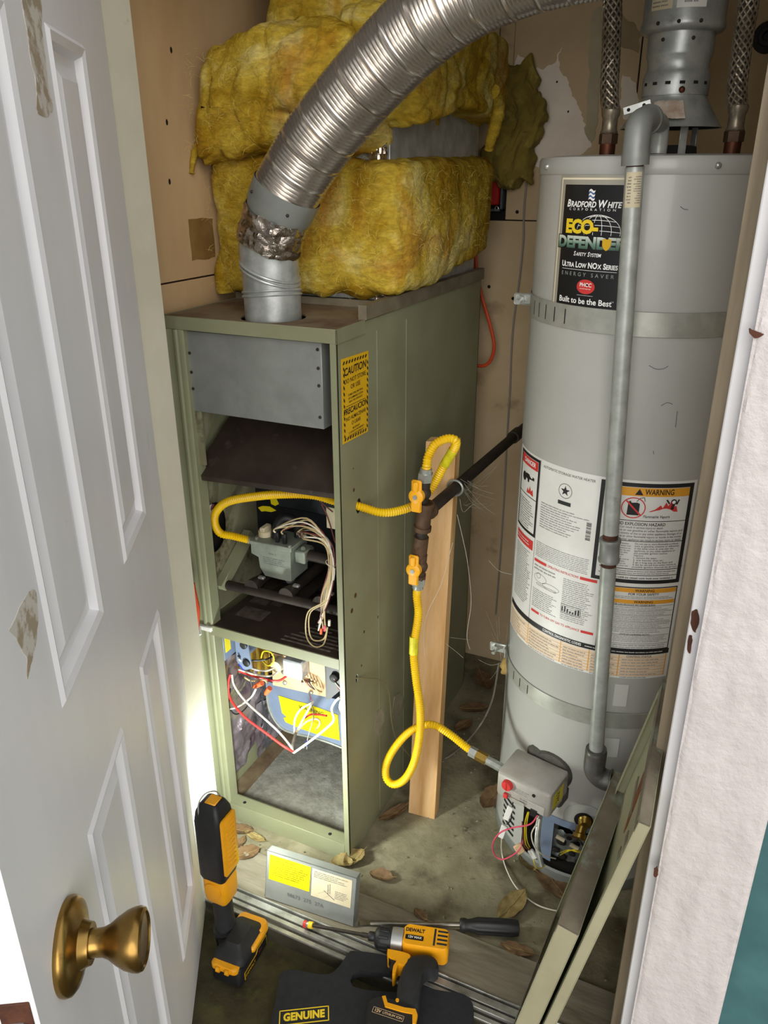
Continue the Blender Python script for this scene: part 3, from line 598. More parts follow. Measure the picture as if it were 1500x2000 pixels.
lt.add([fnc(.03, 1.1555), fnc(.114, 1.1535), fnc(.114, 1.1545), fnc(.03, 1.1565)], [(0, 1, 2, 3)])
def hatch(x0, y0, x1, y1, w_, n):
    ux, uy = (x1-x0)/n, (y1-y0)/n; L_ = math.hypot(ux, uy); nx, ny = -uy/L_*w_, ux/L_*w_
    for i in range(n):
        ax, ay = x0+ux*i, y0+uy*i; bx, by = ax+ux*.5, ay+uy*.5; sx, sy = ux*.35, uy*.35
        lt.add([fnc(ax, ay), fnc(bx, by), fnc(bx+nx+sx, by+ny+sy), fnc(ax+nx+sx, ay+ny+sy)], [(0, 1, 2, 3)])
hatch(.020, 1.240, .125, 1.236, .006, 9); hatch(.020, 1.088, .120, 1.083, .006, 9); hatch(.025, 1.092, .027, 1.238, .005, 12); hatch(.124, 1.088, .129, 1.232, .005, 12)
lt.build('lettering', m_ink, cs_, smooth=0)
for q, r_ in (((691, 957), .004), ((694, 1163), .0055), ((687, 1193), .0055), ((711, 1234), .0035), ((738, 1205), .003), ((690, 915), .002), ((706, 1300), .003)):
    v = P(*q, 0, 0); MB().ball(v, r_, 6, (.35, 1, 1.1)).build('rust_spot', m_rust, fu)
for pts in ([(735, 1390), (745, 1382), (752, 1400), (747, 1430), (740, 1440), (730, 1425)], [(770, 1360), (780, 1352), (792, 1370), (783, 1395), (772, 1408), (765, 1395)]):
    v = [P(a, b, 0, 0) for a, b in pts]; MB().prism([(i.y, i.z) for i in v], .0008, SIDE(.0003, 0, 0)).build('torn_paper', mat('torn_paper', '908a74', .8, c2='7c765e', sc1=30), fu)
# duct ledge along the top rear edge
lg = MB(); lg.prism([(.006, 1.31), (.006, 1.338), (-.012, 1.338), (-.012, 1.31)], FD+.005, frame((0, 0, 0), (1, 0, 0), (0, 0, 1)) @ Matrix.Scale(-1, 4, (0, 0, 1)), h0=.115)
lg.box((FXL, .255, 1.31), (FXR, .262, 1.325)); lg.build('duct_ledge', mat('dusty_galvanised', '857c68', .65, .3, c2='6c6250', sc1=14, dirt='70402c', dsc=9, dlo=.68, dhi=.75), fu)
# ================================================================== flue, duct, plenum, insulation
fp = thing('flue_pipe', (-.181, .072, 1.30), 'short galvanised flue elbow wrapped in foil tape, rising from the furnace top', 'pipe')
ax = cr([(-.181, .072, 1.295), (-.181, .072, 1.345), (-.181, .071, 1.395), P(524, 480, 1, .068), P(534, 435, 1, .064), P(556, 380, 1, .062)], 8)
MB().tube(ax, .0565, 40, caps=False).build('pipe', m_galv, fp)
def ring(c, nrm, R, r, name, m, par, n=40):
    nrm = Vector(nrm).normalized(); u = nrm.orthogonal().normalized(); v = nrm.cross(u); mb = MB()
    pts = [Vector(c)+(u*math.cos(2*math.pi*i/n)+v*math.sin(2*math.pi*i/n))*R for i in range(n+1)]; return mb.tube(pts, r, 8, caps=False).build(name, m, par)
for k in (-1, 1): ring((-.181, .072, 1.357+.004*k), (-.10, .10, 1), .0570, .0030, 'bead', m_galv, fp)
for k in (-1, 1): ring((-.181, .070, 1.397+.004*k), (.38, 0, 1), .0595, .0028, 'bead', m_galv, fp)
a, b = P(523, 478, 1, .067), P(543, 415, 1, .063)
def crumple(c0, c1, R, amp, seed, nu=64, nv=22):
    T = (c1-c0).normalized(); u_ = T.orthogonal().normalized(); v_ = T.cross(u_)
    def f(s, t):
        an = 2*math.pi*s; rr = R+amp*noise.fractal((math.cos(an)*4, math.sin(an)*4, t*3+seed), .8, 2, 4)+.002*noise.noise((math.cos(an)*14, math.sin(an)*14, t*8))
        e = .006*noise.noise((math.cos(an)*2, math.sin(an)*2, seed+t)); return c0+(c1-c0)*t+T*e+(u_*math.cos(an)+v_*math.sin(an))*rr
    return MB().grid(f, nu, nv)
ft = crumple(a, b, .0625, .004, 3).build('foil_tape', m_foil, fp, smooth=25)
lo_ = MB()
for q in ((524, 452), (508, 462), (532, 440)):
    c = P(*q, 1, .004); M_ = frame(c, RT, UP)
    for i in range(16):
        t0, t1 = 2*math.pi*i/16, 2*math.pi*(i+1)/16; f_ = lambda t, r: M_ @ Vector((r*math.cos(t), r*math.sin(t), 0)); lo_.add([f_(t0, .008), f_(t1, .008), f_(t1, .009), f_(t0, .009)], [(0, 1, 2, 3)])
    lo_.text('UL', 0, 0, .009, lambda x, y, M_=M_: M_ @ Vector((x, y, 0)))
# printed seals follow the tape: pull the print onto the tape surface
T = (b-a).normalized()
for i, v in enumerate(lo_.v):
    foot = a+T*((v-a).dot(T)); d_ = (v-foot); lo_.v[i] = foot+d_.normalized()*.0665
lo_.build('print', m_inkg, ft, smooth=0)
a2, b2 = P(541, 420, 1, .063), P(562, 369, 1, .062)
MB().tube([a2, a2+(b2-a2)*.3, b2], [.060, .0645, .0655], 44, caps=False).build('collar', m_galvbox, fp)
Tc = (b2-a2).normalized()
for q in ((497, 370), (565, 418)):
    d_ = P(*q, 1, .01)-a2; c = a2+(b2-a2)*.55; o_ = (d_-Tc*d_.dot(Tc)).normalized(); MB().ball(c+o_*.0652, .0032, 6).build('screw', m_iron, fp)

axd = [P(555, 380, 1, .062), P(561, 370, 1, .062), P(612, 286, 1, .06), P(674, 208, 1, .058), P(738, 136, 1, .054), P(806, 67, 1, .048), P(895, -2, 1, .04), P(985, -48, 1, .035), P(1075, -80, 1, .03), P(1200, -105, 1, .03), P(1330, -110, 1, .05)]
q = resample(cr(axd, 20), .0018); rad = []
for i in range(len(q)):
    s_ = i*.0018; r_ = .0608+.0019*math.cos(2*math.pi*s_/.0072); ph = (s_ % .048)/.048
    if ph < .045: r_ -= .0030
    elif ph < .16: r_ = .0622
    rad.append(r_)
fd = MB().tube(q, rad, 56, caps=False).build('flexible_duct', m_duct, None, 'shiny corrugated aluminium duct bending from the flue elbow up to the right', 'duct', smooth=60)
# plenum
pl = thing('plenum', (-.2, .53, 1.325), 'galvanised sheet plenum box mostly hidden under yellow insulation', 'plenum')
MB().box((-.385, .268, 1.325), (-.014, .80, 1.79), .002).build('casing', m_galv, pl)
fo = MB(); fo.grid(lambda u, v: Vector((-.045+.047*u, .262+.004*noise.noise((u*9, v*9, 1))-.004, 1.328+.03*v)), 16, 8); fo.build('foil_tape', m_foil, pl, smooth=25)
fo = MB(); fo.grid(lambda u, v: Vector((-.055+.04*u, .255+.006*noise.noise((u*9, v*9, 4)), 1.585+.05*v)), 10, 8); fo.build('foil_tape', m_foil, pl, smooth=25)

m_ins = bpy.data.materials.new('fibreglass_batt'); m_ins.use_nodes = True
nt = m_ins.node_tree; N = nt.nodes; L = nt.links; b_ = N['Principled BSDF']; b_.inputs['Roughness'].default_value = .95; b_.inputs['Specular IOR Level'].default_value = .1
tc = N.new('ShaderNodeTexCoord')
def nz_(scale, det, st=(1, 1, 1)):
    mp = N.new('ShaderNodeMapping'); mp.inputs['Scale'].default_value = st; L.new(tc.outputs['Object'], mp.inputs[0])
    n = N.new('ShaderNodeTexNoise'); n.inputs['Scale'].default_value = scale; n.inputs['Detail'].default_value = det; n.inputs['Roughness'].default_value = .62; n.inputs['Distortion'].default_value = .8; L.new(mp.outputs[0], n.inputs['Vector']); return n
def ramp_(src, stops):
    r = N.new('ShaderNodeValToRGB'); L.new(src, r.inputs[0]); e = r.color_ramp.elements
    while len(e) < len(stops): e.new(.5)
    for k, (p_, c_) in enumerate(stops): e[k].position = p_; e[k].color = lin(c_)+(1,)
    return r
r1 = ramp_(nz_(7, 8).outputs['Fac'], [(.25, '80600e'), (.40, 'ac8820'), (.54, 'c8ac40'), (.68, 'dccb80')])
r2 = ramp_(nz_(5, 5).outputs['Fac'], [(.52, '000000'), (.70, 'ffffff')]); mx = N.new('ShaderNodeMix'); mx.data_type = 'RGBA'; L.new(r2.outputs[0], mx.inputs[0]); L.new(r1.outputs[0], mx.inputs[6]); mx.inputs[7].default_value = lin('b07c2c')+(1,)
r3 = ramp_(nz_(60, 6, (1, 1, 2.5)).outputs['Fac'], [(.35, 'b8b8b8'), (.65, 'ffffff')]); m2 = N.new('ShaderNodeMix'); m2.data_type = 'RGBA'; m2.blend_type = 'MULTIPLY'; m2.inputs[0].default_value = .7; L.new(mx.outputs[2], m2.inputs[6]); L.new(r3.outputs[0], m2.inputs[7])
L.new(m2.outputs[2], b_.inputs['Base Color']); bp = N.new('ShaderNodeBump'); bp.inputs['Strength'].default_value = .9; bp.inputs['Distance'].default_value = .006
L.new(nz_(45, 10).outputs['Fac'], bp.inputs['Height']); L.new(bp.outputs[0], b_.inputs['Normal'])

m_ins2 = mat('shaded_fibreglass', '8c7a30', .95, c2='66561e', sc1=12, bump=.8, bsc=60, dirt='9a8a48', dsc=20)  # darker batt colour for the hanging scrap, with its shade put into the colour
def batt(lo, hi, seed, amp=.022, n=46, rnd=.42, warp=None, name='insulation_batt', parent=None, m=None, **k):
    lo = Vector(lo); hi = Vector(hi); c = (lo+hi)/2; h = (hi-lo)/2; mb = MB(); idx = {}
    def vert(a, b, s, ax_):
        q = [0, 0, 0]; q[ax_] = s; q[(ax_+1) % 3] = a; q[(ax_+2) % 3] = b; key = tuple(round(x, 5) for x in q)
        if key in idx: return idx[key]
        p_ = Vector(q); sp = p_.normalized(); e = 12; L_ = (abs(p_.x)**e+abs(p_.y)**e+abs(p_.z)**e)**(1/e); box = p_/L_
        d = box.lerp(sp, rnd*.12); X = Vector((c.x+h.x*d.x, c.y+h.y*d.y, c.z+h.z*d.z)); nrm = Vector((sp.x/h.x, sp.y/h.y, sp.z/h.z)).normalized()
        f = noise.fractal((X.x*6, X.y*6, X.z*6+seed), 1.2, 2., 4)*amp; g = abs(noise.noise((X.x*16+seed, X.y*16, X.z*9)))
        X = X + nrm*(f - amp*.5*max(0, .2-g)*3 + amp*.10*noise.fractal((X.x*40, X.y*40, X.z*25+seed), 1, 2, 3))
        if warp: X = warp(X)
        idx[key] = len(mb.v); mb.v.append(X); return idx[key]
    for ax_ in range(3):
        for s in (-1, 1):
            for i in range(n):
                for j in range(n):
                    a0, a1, b0, b1 = -1+2*i/n, -1+2*(i+1)/n, -1+2*j/n, -1+2*(j+1)/n
                    mb.f.append((vert(a0, b0, s, ax_), vert(a1, b0, s, ax_), vert(a1, b1, s, ax_), vert(a0, b1, s, ax_)))
    return mb.build(name, m or m_ins, parent, smooth=70, **k)
def w_low(X):
    t = max(0, (X.y-.25)/.55)
    if X.z < 1.46: X.z += (1.46-X.z)/.14*.06*t + .012*noise.noise((X.x*20, X.y*20, 2))
    return X
batt((-.432, .214, 1.326), (.036, .81, 1.612), 3, .014, 56, .25, w_low, label='lowest yellow fibreglass blanket wrapped around the plenum just above the furnace top', cat='insulation')
def w_up(X):
    t = (X.x+.43)/.45
    if X.z < 1.72: X.z += (1.72-X.z)/.12*(.055*max(0, t-.25)+.02*noise.noise((X.x*14, X.y*14, 7)))
    if X.z > 1.70: X.z -= .05*max(0, -t+.35); X.x += .30*max(0, X.z-1.70)*max(0, 1-2.2*t)
    if X.z < 1.66: X.z -= .035*max(0, .3-t)/.3
    return X
batt((-.436, .155, 1.588), (-.015, .62, 1.838), 9, .030, 60, 1.6, w_up, label='bulging yellow fibreglass blanket behind the shiny duct, touching the left wall', cat='insulation')
def w_upr(X):
    if X.z < 1.76: X.z += (1.76-X.z)/.10*(.05*max(0, min(1, (X.y-.22)/.25))-.03*max(0, (X.y-.62)/.2))
    return X
batt((-.12, .225, 1.640), (.062, .82, 1.870), 15, .026, 54, 1.3, w_upr, label='yellow fibreglass blanket to the right of the shiny duct, over a strip of bare plenum', cat='insulation')
batt((-.325, .30, 1.80), (-.02, .66, 2.25), 21, .022, 36, .4, None, label='topmost yellow fibreglass piece wrapping the duct at the upper edge of the picture', cat='insulation')
def w_scrap(X):
    t = (1.82-X.z)/.25; X.x += .02*math.sin(t*4)+.015*t+.022*noise.fractal((X.z*18, 3, X.y*6), 1, 2, 3); X.z += .030*noise.fractal((X.x*22, 7, X.y*6), 1, 2, 3); X.y = min(X.y, .996); return X
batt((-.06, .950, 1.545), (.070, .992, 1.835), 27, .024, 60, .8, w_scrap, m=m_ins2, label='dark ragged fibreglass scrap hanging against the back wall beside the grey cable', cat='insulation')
def strip(pts, w0, w1, seed, name, lab):
    q = cr(pts, 8); r = [w0*(1-i/(len(q)-1))+w1*i/(len(q)-1)+.003*noise.noise((i*.4, seed, 0)) for i in range(len(q))]
    return MB().tube(q, r, 12).build(name, m_ins, None, lab, 'insulation')
strip([(-.418, .30, 1.47), (-.42, .27, 1.42), (-.418, .24, 1.37), (-.415, .24, 1.325)], .016, .022, 1, 'insulation_tuft', 'narrow yellow fibreglass tuft squeezed between the lower blanket and left wall')
strip([P(960, 180, 0, .06), P(972, 210, 0, .062), P(966, 250, 0, .064), P(958, 275, 0, .06), P(955, 292, 0, .055)], .020, .010, 2, 'insulation_tuft', 'yellow fibreglass tuft dangling at the right end of the upper blanket')
strip([(-.425, .225, 1.645), (-.430, .20, 1.625), (-.433, .185, 1.600), (-.434, .178, 1.575)], .012, .004, 5, 'insulation_tuft', 'small curled fibreglass wisp sticking out at the left wall')
fib = MB(); rf = random.Random(5)
for i in range(1300):
    side = rf.random()
    if side < .5: p0 = Vector((rf.uniform(-.42, .0), .205, rf.uniform(1.34, 1.60)))
    elif side < .7: p0 = Vector((rf.uniform(-.42, -.05), .160, rf.uniform(1.62, 1.80)))
    else: p0 = Vector((.045, rf.uniform(.25, .75), rf.choice((rf.uniform(1.40, 1.59), rf.uniform(1.74, 1.84)))))
    d1 = Vector((rf.uniform(-1, 1), -.5*rf.random(), rf.uniform(-1, .6))).normalized()*rf.uniform(.006, .022)
    fib.tube([p0, p0+d1*.5+Vector((0, -.004, .002)), p0+d1], .0002, 3, caps=False)
fib.build('loose_fibre', mat('loose_fibre', 'd8c46a', .9), None, 'loose yellow glass fibres bristling from the insulation around the plenum', 'fibre', kind='stuff')
# ================================================================== water heater
HXc, HYc, HR = .495, .38, .226
MH = Matrix.Translation((HXc, HYc, 0))
def hp_(u, z, o=0.0006):
    t = -math.pi/2+u/HR; return Vector((HXc+(HR+o)*math.cos(t), HYc+(HR+o)*math.sin(t), z))
def cpatch(mb, u0, u1, z0, z1, o): return mb.grid(lambda a, b: hp_(u0+(u1-u0)*a, z0+(z1-z0)*b, o), max(2, int(abs(u1-u0)/.006)), 2)
def cline(mb, u0, z0, u1, z1, w_, o):
    n = max(1, int(abs(u1-u0)/.008)); du, dz = u1-u0, z1-z0; L_ = math.hypot(du, dz); ox, oz = -dz/L_*w_/2, du/L_*w_/2
    return mb.grid(lambda a, b: hp_(u0+du*a+ox*(2*b-1), z0+dz*a+oz*(2*b-1), o), n, 1)
wh = thing('water_heater', (HXc, HYc, 0), 'tall grey cylindrical gas water heater covered in labels, on the right', 'water heater')
m_tankl = m_tank
MB().lathe([(.05, .19), (HR-.001, .19), (HR, .192), (HR, 1.572), (HR, 1.576)], MH, 96, caps=False).build('tank', m_tank, wh)
cap = MB(); cap.lathe([(HR+.001, 1.572), (HR+.0022, 1.574), (HR+.0022, 1.594), (HR-.002, 1.600), (HR-.03, 1.603), (.02, 1.606), (.001, 1.606)], MH, 96, caps=False); cap = cap.build('top_cap', m_tank, wh)
for u in (-.215, .112):
    t = -math.pi/2+u/HR; MB().ball((HXc+(HR+.002)*math.cos(t), HYc+(HR+.002)*math.sin(t), 1.585), .0055, 8).build('screw', m_zinc, cap)
# skirt with an open burner bay in front
a0, a1 = -math.pi/2-.12/HR, -math.pi/2+.14/HR
MB().lathe([(HR, .0), (HR+.002, .004), (HR+.002, .030), (HR-.003, .034)], MH, 96, caps=False).build('base_ring', m_galvbox, wh)
MB().lathe([(HR, .03), (HR, .192)], MH, 96, caps=False, ang=2*math.pi-(a1-a0), a0=a1).build('skirt', m_tank, wh)
lv = MB()
for k in range(7):
    z = .045+.018*k; lv.grid(lambda a, b: hp_(-.205+.055*a, z+.007*b, .0012), 8, 1)
lv.build('louver_slot', m_dark, wh)
bay = MB(); ri = HR-.06
bay.lathe([(ri, .02), (ri, .192)], MH, 30, caps=False, ang=a1-a0+.1, a0=a0-.05); bay.lathe([(ri, .192), (HR, .192)], MH, 30, caps=False, ang=a1-a0, a0=a0); bay.lathe([(ri, .025), (HR, .025)], MH, 30, caps=False, ang=a1-a0, a0=a0)
for t in (a0, a1): bay.quad(*[Vector((HXc+r*math.cos(t), HYc+r*math.sin(t), z)) for r, z in ((ri, .02), (HR, .02), (HR, .192), (ri, .192))])
bay = bay.build('burner_bay', mat('bay_dark', '2a2622', .7, c2='1c1814', sc1=14), wh)
MB().lathe([(HR-.022, .03), (HR-.022, .17)], MH, 12, caps=False, ang=.16, a0=a0+.18).build('shield', m_bluegrey, bay)
pt = MB()
pt.grid(lambda a, b: hp_(-.045+.085*a, .045+.085*b, -.032+.006*noise.noise((a*6, b*6, 2))), 14, 10); pt = pt.build('manifold_door', mat('door_steel', '8a8d8c', .4, .6, c2='6a6a66', sc1=20, bump=.3, bsc=60), bay)
for (u, z, r_) in ((-.032, .07, .010), (-.012, .058, .011), (.012, .075, .009), (-.02, .10, .012), (.02, .11, .009), (.03, .055, .008), (.0, .12, .007)):
    c = hp_(u, z, -.026); MB().ball(c, r_, 8, (1, .4, .7)).build('air_port', m_dark, pt)
for (u, z) in ((-.030, .128), (.006, .118)):
    A = hp_(u, z, -.012); MB().cyl(A, A+Vector((.020, .0, -.006)), .0055, 8).build('igniter_plug', m_cream, bay)
MB().grid(lambda a, b: hp_(.045+.06*a, .05+.09*b, -.028), 8, 2).build('access_plate', mat('slate_plate', '4c5260', .45, .3), bay)
MB().lathe([(HR+.0015, .176), (HR+.0015, .196)], MH, 40, caps=False, ang=a1-a0+.06, a0=a0-.03).build('bay_lip', m_bluegrey, wh)
# ---- brand label
bl = MB(); cpatch(bl, -.163, -.009, 1.345, 1.571, .0004); bl = bl.build('brand_label', m_lsilver, wh)
k = MB(); rect_ = ((-.158, -.014, 1.3475, 1.3495), (-.158, -.014, 1.5640, 1.5670), (-.158, -.1555, 1.3475, 1.567), (-.0165, -.014, 1.3475, 1.567))
for (a_, b_2, c_2, d_2) in rect_: cpatch(k, a_, b_2, c_2, d_2, .0007)
k.build('label_border', mat('border_cream', 'e6dcc0', .4), bl)
k = MB(); cpatch(k, -.148, -.020, 1.351, 1.556, .0007); k.build('label_field', m_lblack, bl)
fo_ = lambda x, y: hp_(x, y, .0011)
t = MB(); um = -.084
t.caps('Bradford White', 1.5205, .0165, fo_, (-.139, -.030), shear=.2, offset=.03); t.text('CORPORATION', um, 1.5165, .0056, fo_, fit=(-.133, -.040), space=2.15)
t.caps('Safety System', 1.4400, .0105, fo_, (-.114, -.058), shear=.2, offset=.015); t.caps('Ultra Low NOx Series', 1.4205, .0135, fo_, (-.140, -.026), offset=.03); cline(t, -.139, 1.4165, -.027, 1.4165, .0006, .0011)
t.text('Built to be the Best', um, 1.3630, .0142, fo_, fit=(-.140, -.030), offset=.018); t.text('TM', -.029, 1.3665, .003, fo_)
for i in range(3):   # flag
    z = 1.548-.0062*i; pts = [(-.092+.012*s_, z+.0016*math.sin(s_*6.2)) for s_ in [j/10 for j in range(11)]]
    for j in range(10): t.add([hp_(*pts[j], .0011), hp_(*pts[j+1], .0011), hp_(pts[j+1][0]-.001, pts[j+1][1]-.0034, .0011), hp_(pts[j][0]-.001, pts[j][1]-.0034, .0011)], [(0, 1, 2, 3)])
# globe lines
gc, gz, ga, gb = -.070, 1.481, .042, .0275
for fx in (-1, -.62, -.2, .2, .62, 1):
    pts = [(gc+ga*fx*math.cos(s_), gz+gb*math.sin(s_)) for s_ in [-.2+1.75*j/14 for j in range(15)]]
    for j in range(14): cline(t, *pts[j], *pts[j+1], .0008, .0009)
for fz in (.0, .32, .62, .85):
    wv = ga*math.sqrt(1-fz*fz); pts = [(gc-wv+2*wv*j/10, gz+gb*fz+.002*math.sin(math.pi*j/10)) for j in range(11)]
    for j in range(10): cline(t, *pts[j], *pts[j+1], .0008, .0009)
t.build('white_print', m_pw, bl, smooth=0, kind='stuff')
t = MB()
for i in range(2):
    z = 1.548-.0062*i; pts = [(-.0925+.012*s_, z-.0034+.0016*math.sin(s_*6.2)) for s_ in [j/10 for j in range(11)]]
    for j in range(10): t.add([hp_(*pts[j], .0011), hp_(*pts[j+1], .0011), hp_(pts[j+1][0]-.0005, pts[j+1][1]-.0028, .0011), hp_(pts[j][0]-.0005, pts[j][1]-.0028, .0011)], [(0, 1, 2, 3)])
t.build('blue_print', m_pblue, bl, smooth=0)
t = MB(); t.text('ECO-', -.101, 1.4875, .030, lambda x, y: hp_(x, y, .0017), fit=(-.137, -.068), offset=.055, space=.95); t.build('yellow_print', m_pyel, bl, smooth=0)
t = MB(); t.text('ECO-', -.101, 1.4875, .030, lambda x, y: hp_(x, y, .0014), fit=(-.1395, -.0655), offset=.10, space=.95); t.text('DEFENDER', -.0835, 1.4615, .0262, lambda x, y: hp_(x, y, .0014), fit=(-.1555, -.0115), offset=.10, space=1.0); t.build('outline_print', m_lblack, bl, smooth=0)
t = MB(); t.text('DEFENDER', -.0835, 1.4615, .0262, lambda x, y: hp_(x, y, .0017), fit=(-.153, -.014), offset=.05, space=1.0); t.build('green_print', m_pgreen, bl, smooth=0)
t = MB(); t.text('ENERGY SAVER', um, 1.4085, .0092, fo_, fit=(-.139, -.031), space=1.75); t.build('grey_print', m_pgrey, bl, smooth=0)
def oval(mb, u, z, ru, rz, o, n=20): return mb.add([hp_(u+ru*math.cos(2*math.pi*i/n), z+rz*math.sin(2*math.pi*i/n), o) for i in range(n)], [tuple(range(n))])
t = MB(); oval(t, -.0825, 1.3885, .0185, .0125, .0011); t.build('red_badge', m_pred, bl, smooth=0)
t = MB(); t.text('PHCC', -.0825, 1.3915, .0092, lambda x, y: hp_(x, y, .0015), offset=.02); t.micro(-.094, -.071, 1.3865, 1.3835, 1, lambda x, y: hp_(x, y, .0015), jit=.05); t.micro(-.099, -.066, 1.3745, 1.3725, 1, fo_, jit=.05); t.build('badge_print', m_pw, bl, smooth=0)
t = MB(); t.add([hp_(-.050+x, 1.4615+y, .0019) for x, y in ((-.008, .008), (-.004, .0095), (0, .008), (.004, .0095), (.008, .008), (.0075, -.002), (.004, -.008), (0, -.0105), (-.004, -.008), (-.0075, -.002))], [tuple(range(10))]); t.build('shield_print', m_sign, bl, smooth=0)
# ---- instruction labels
il = MB(); cpatch(il, -.262, .167, .606, 1.045, .0004); il = il.build('instruction_label', m_lwhite, wh)
K = MB(); R_ = MB(); O_ = MB(); G_ = MB(); Tn = MB(); Wt = MB(); o1, o2, o3 = .0008, .0011, .0014
f1 = lambda x, y: hp_(x, y, o1); f2 = lambda x, y: hp_(x, y, o2); f3 = lambda x, y: hp_(x, y, o3)
rl_ = random.Random(2)
def rect(mb, u0, u1, z0, z1, w_, o):
    cpatch(mb, u0, u1, z1-w_, z1, o); cpatch(mb, u0, u1, z0, z0+w_, o); cpatch(mb, u0, u0+w_, z0, z1, o); cpatch(mb, u1-w_, u1, z0, z1, o)
# danger block on the far left
rect(K, -.250, -.157, .868, 1.040, .006, o1); cpatch(R_, -.243, -.164, 1.013, 1.033, o1); Wt.text('DANGER', -.200, 1.023, .0135, f2, fit=(-.225, -.172), offset=.02)
cline(K, -.244, .949, -.163, .949, .0015, o1); G_.micro(-.240, -.168, .940, .876, 12, f1, rnd=rl_)
K.add([f1(-.225+x, .985+y) for x, y in ((0, .008), (.02, .012), (.05, .010), (.05, .004), (.03, .002), (.028, -.006), (.022, -.006), (.02, .0), (0, 0))], [tuple(range(9))]); oval(K, -.222, .986, .010, .010, o1)
R_.add([f1(-.205+x, .955+y) for x, y in ((0, 0), (.004, .012), (.010, .006), (.014, .018), (.02, .008), (.026, .014), (.03, 0))], [tuple(range(7))])
# rating block
K.text('AUTOMATIC STORAGE WATER HEATER', -.0845, 1.0325, .0078, f1, fit=(-.146, -.024), space=1.04); cline(K, -.156, 1.042, -.156, .62, .0008, o1)
for i in range(28):
    s0, s1 = 2*math.pi*i/28, 2*math.pi*(i+1)/28; K.add([f1(-.085+.0145*math.cos(s0), .998+.0145*math.sin(s0)), f1(-.085+.0145*math.cos(s1), .998+.0145*math.sin(s1)), f1(-.085+.0155*math.cos(s1), .998+.0155*math.sin(s1)), f1(-.085+.0155*math.cos(s0), .998+.0155*math.sin(s0))], [(0, 1, 2, 3)])
K.add([f1(-.085+r*math.sin(a), .998+r*math.cos(a)) for r, a in [((.011, .0045)[j % 2], math.pi*j/5) for j in range(10)]], [tuple(range(10))])
cpatch(K, -.100, -.070, .968, .976, o1); G_.micro(-.145, -.020, .958, .900, 11, f1, rnd=rl_, jit=.5); G_.micro(-.150, -.02, .868, .832, 9, f1, rnd=rl_, jit=.05)
for j in range(16): z = .945-.0025*j; cpatch(K, -.033, -.023, z, z+rl_.choice((.0008, .0016)), o1)
# operating instructions
cpatch(R_, -.152, -.115, .819, .8255, o1); cpatch(R_, -.035, .0, .819, .8255, o1); R_.text('OPERATING INSTRUCTIONS', -.075, .8222, .0075, f1, fit=(-.112, -.038), offset=.01)
cpatch(R_, -.150, -.125, .6985, .7045, o1); cpatch(R_, -.022, .004, .6985, .7045, o1); R_.text('TO TURN OFF GAS TO APPLIANCE', -.0735, .7015, .0075, f1, fit=(-.122, -.025), offset=.01)
R_.micro(-.240, -.162, .853, .839, 2, f1, rnd=rl_); cpatch(R_, -.243, -.162, .836, .858, o1); Wt.micro(-.238, -.168, .853, .841, 2, f2, rnd=rl_)
G_.micro(-.240, -.162, .83, .70, 26, f1, rnd=rl_); G_.micro(-.070, -.002, .812, .715, 22, f1, rnd=rl_); G_.micro(-.150, -.08, .758, .712, 10, f1, rnd=rl_)
G_.micro(-.150, -.08, .815, .80, 2, f1, rnd=rl_)
for (uu, zz, a_, b_2) in ((-.130, .785, .018, .010), (-.100, .775, .022, .007), (-.135, .79, .006, .006)):
    pts = [(uu+a_*math.cos(2*math.pi*i/18), zz+b_2*math.sin(2*math.pi*i/18)) for i in range(19)]
    for i in range(18): cline(K, *pts[i], *pts[i+1], .0006, o1)
rect(K, -.140, -.085, .768, .772, .0006, o1)
for j in range(7): cpatch(K, -.068+.006*j, -.065+.006*j, .735, .735+.004+.012*rl_.random(), o2)
rect(K, -.070, -.026, .732, .752, .0008, o1)
# black diagnostic bar and code table
cpatch(K, -.255, .163, .664, .676, o1); Wt.text('CONTROL DIAGNOSTIC CODES', -.060, .670, .0085, f2, fit=(-.110, -.018), offset=.015); Wt.micro(-.010, .155, .6725, .6675, 1, f2, rnd=rl_, jit=.05)
cpatch(Tn, -.257, .161, .611, .663, o1)
for u in (-.155, -.062, .0, .060, .158): cline(O_, u, .611, u, .663, .0018, o2)
for j in range(7):
    z = .656-.0072*j; cline(O_, -.255, z, .160, z, .0007, o2); Ttmp = [(-.250, -.160), (-.150, -.066), (-.056, -.004), (.005, .056), (.066, .152)]
    for (x0, x1) in Ttmp: G_.micro(x0, x1, z-.0012, z-.0062, 1, f3, rnd=rl_, jit=.45)
K.text('CONTROL STATUS', .100, .6595, .006, f3, offset=.01)
# warning block on the right
rect(K, -.0135, .161, .829, 1.040, .008, o1); cpatch(O_, .0, .153, 1.014, 1.031, o1); K.text('WARNING', .098, 1.0225, .0155, f2, fit=(.068, .122), offset=.02)
K.add([f2(.050, 1.0165), f2(.065, 1.0165), f2(.0575, 1.029)], [(0, 1, 2)])
for i in range(30):
    s0, s1 = 2*math.pi*i/30, 2*math.pi*(i+1)/30; R_.add([f3(.050+.0205*math.cos(s0), .990+.0195*math.sin(s0)), f3(.050+.0205*math.cos(s1), .990+.0195*math.sin(s1)), f3(.050+.0225*math.cos(s1), .990+.0215*math.sin(s1)), f3(.050+.0225*math.cos(s0), .990+.0215*math.sin(s0))], [(0, 1, 2, 3)])
K.add([f2(.050+x, .988+y) for x, y in ((-.011, -.013), (.011, -.013), (.011, .011), (.006, .013), (-.004, .012), (-.006, .016), (-.010, .014))], [tuple(range(7))]); cline(R_, .036, 1.004, .064, .976, .003, o3)
pts = [(.055, 1.003), (.060, 1.010), (.068, 1.012), (.070, 1.004)]
for i in range(3): cline(K, *pts[i], *pts[i+1], .0012, o2)
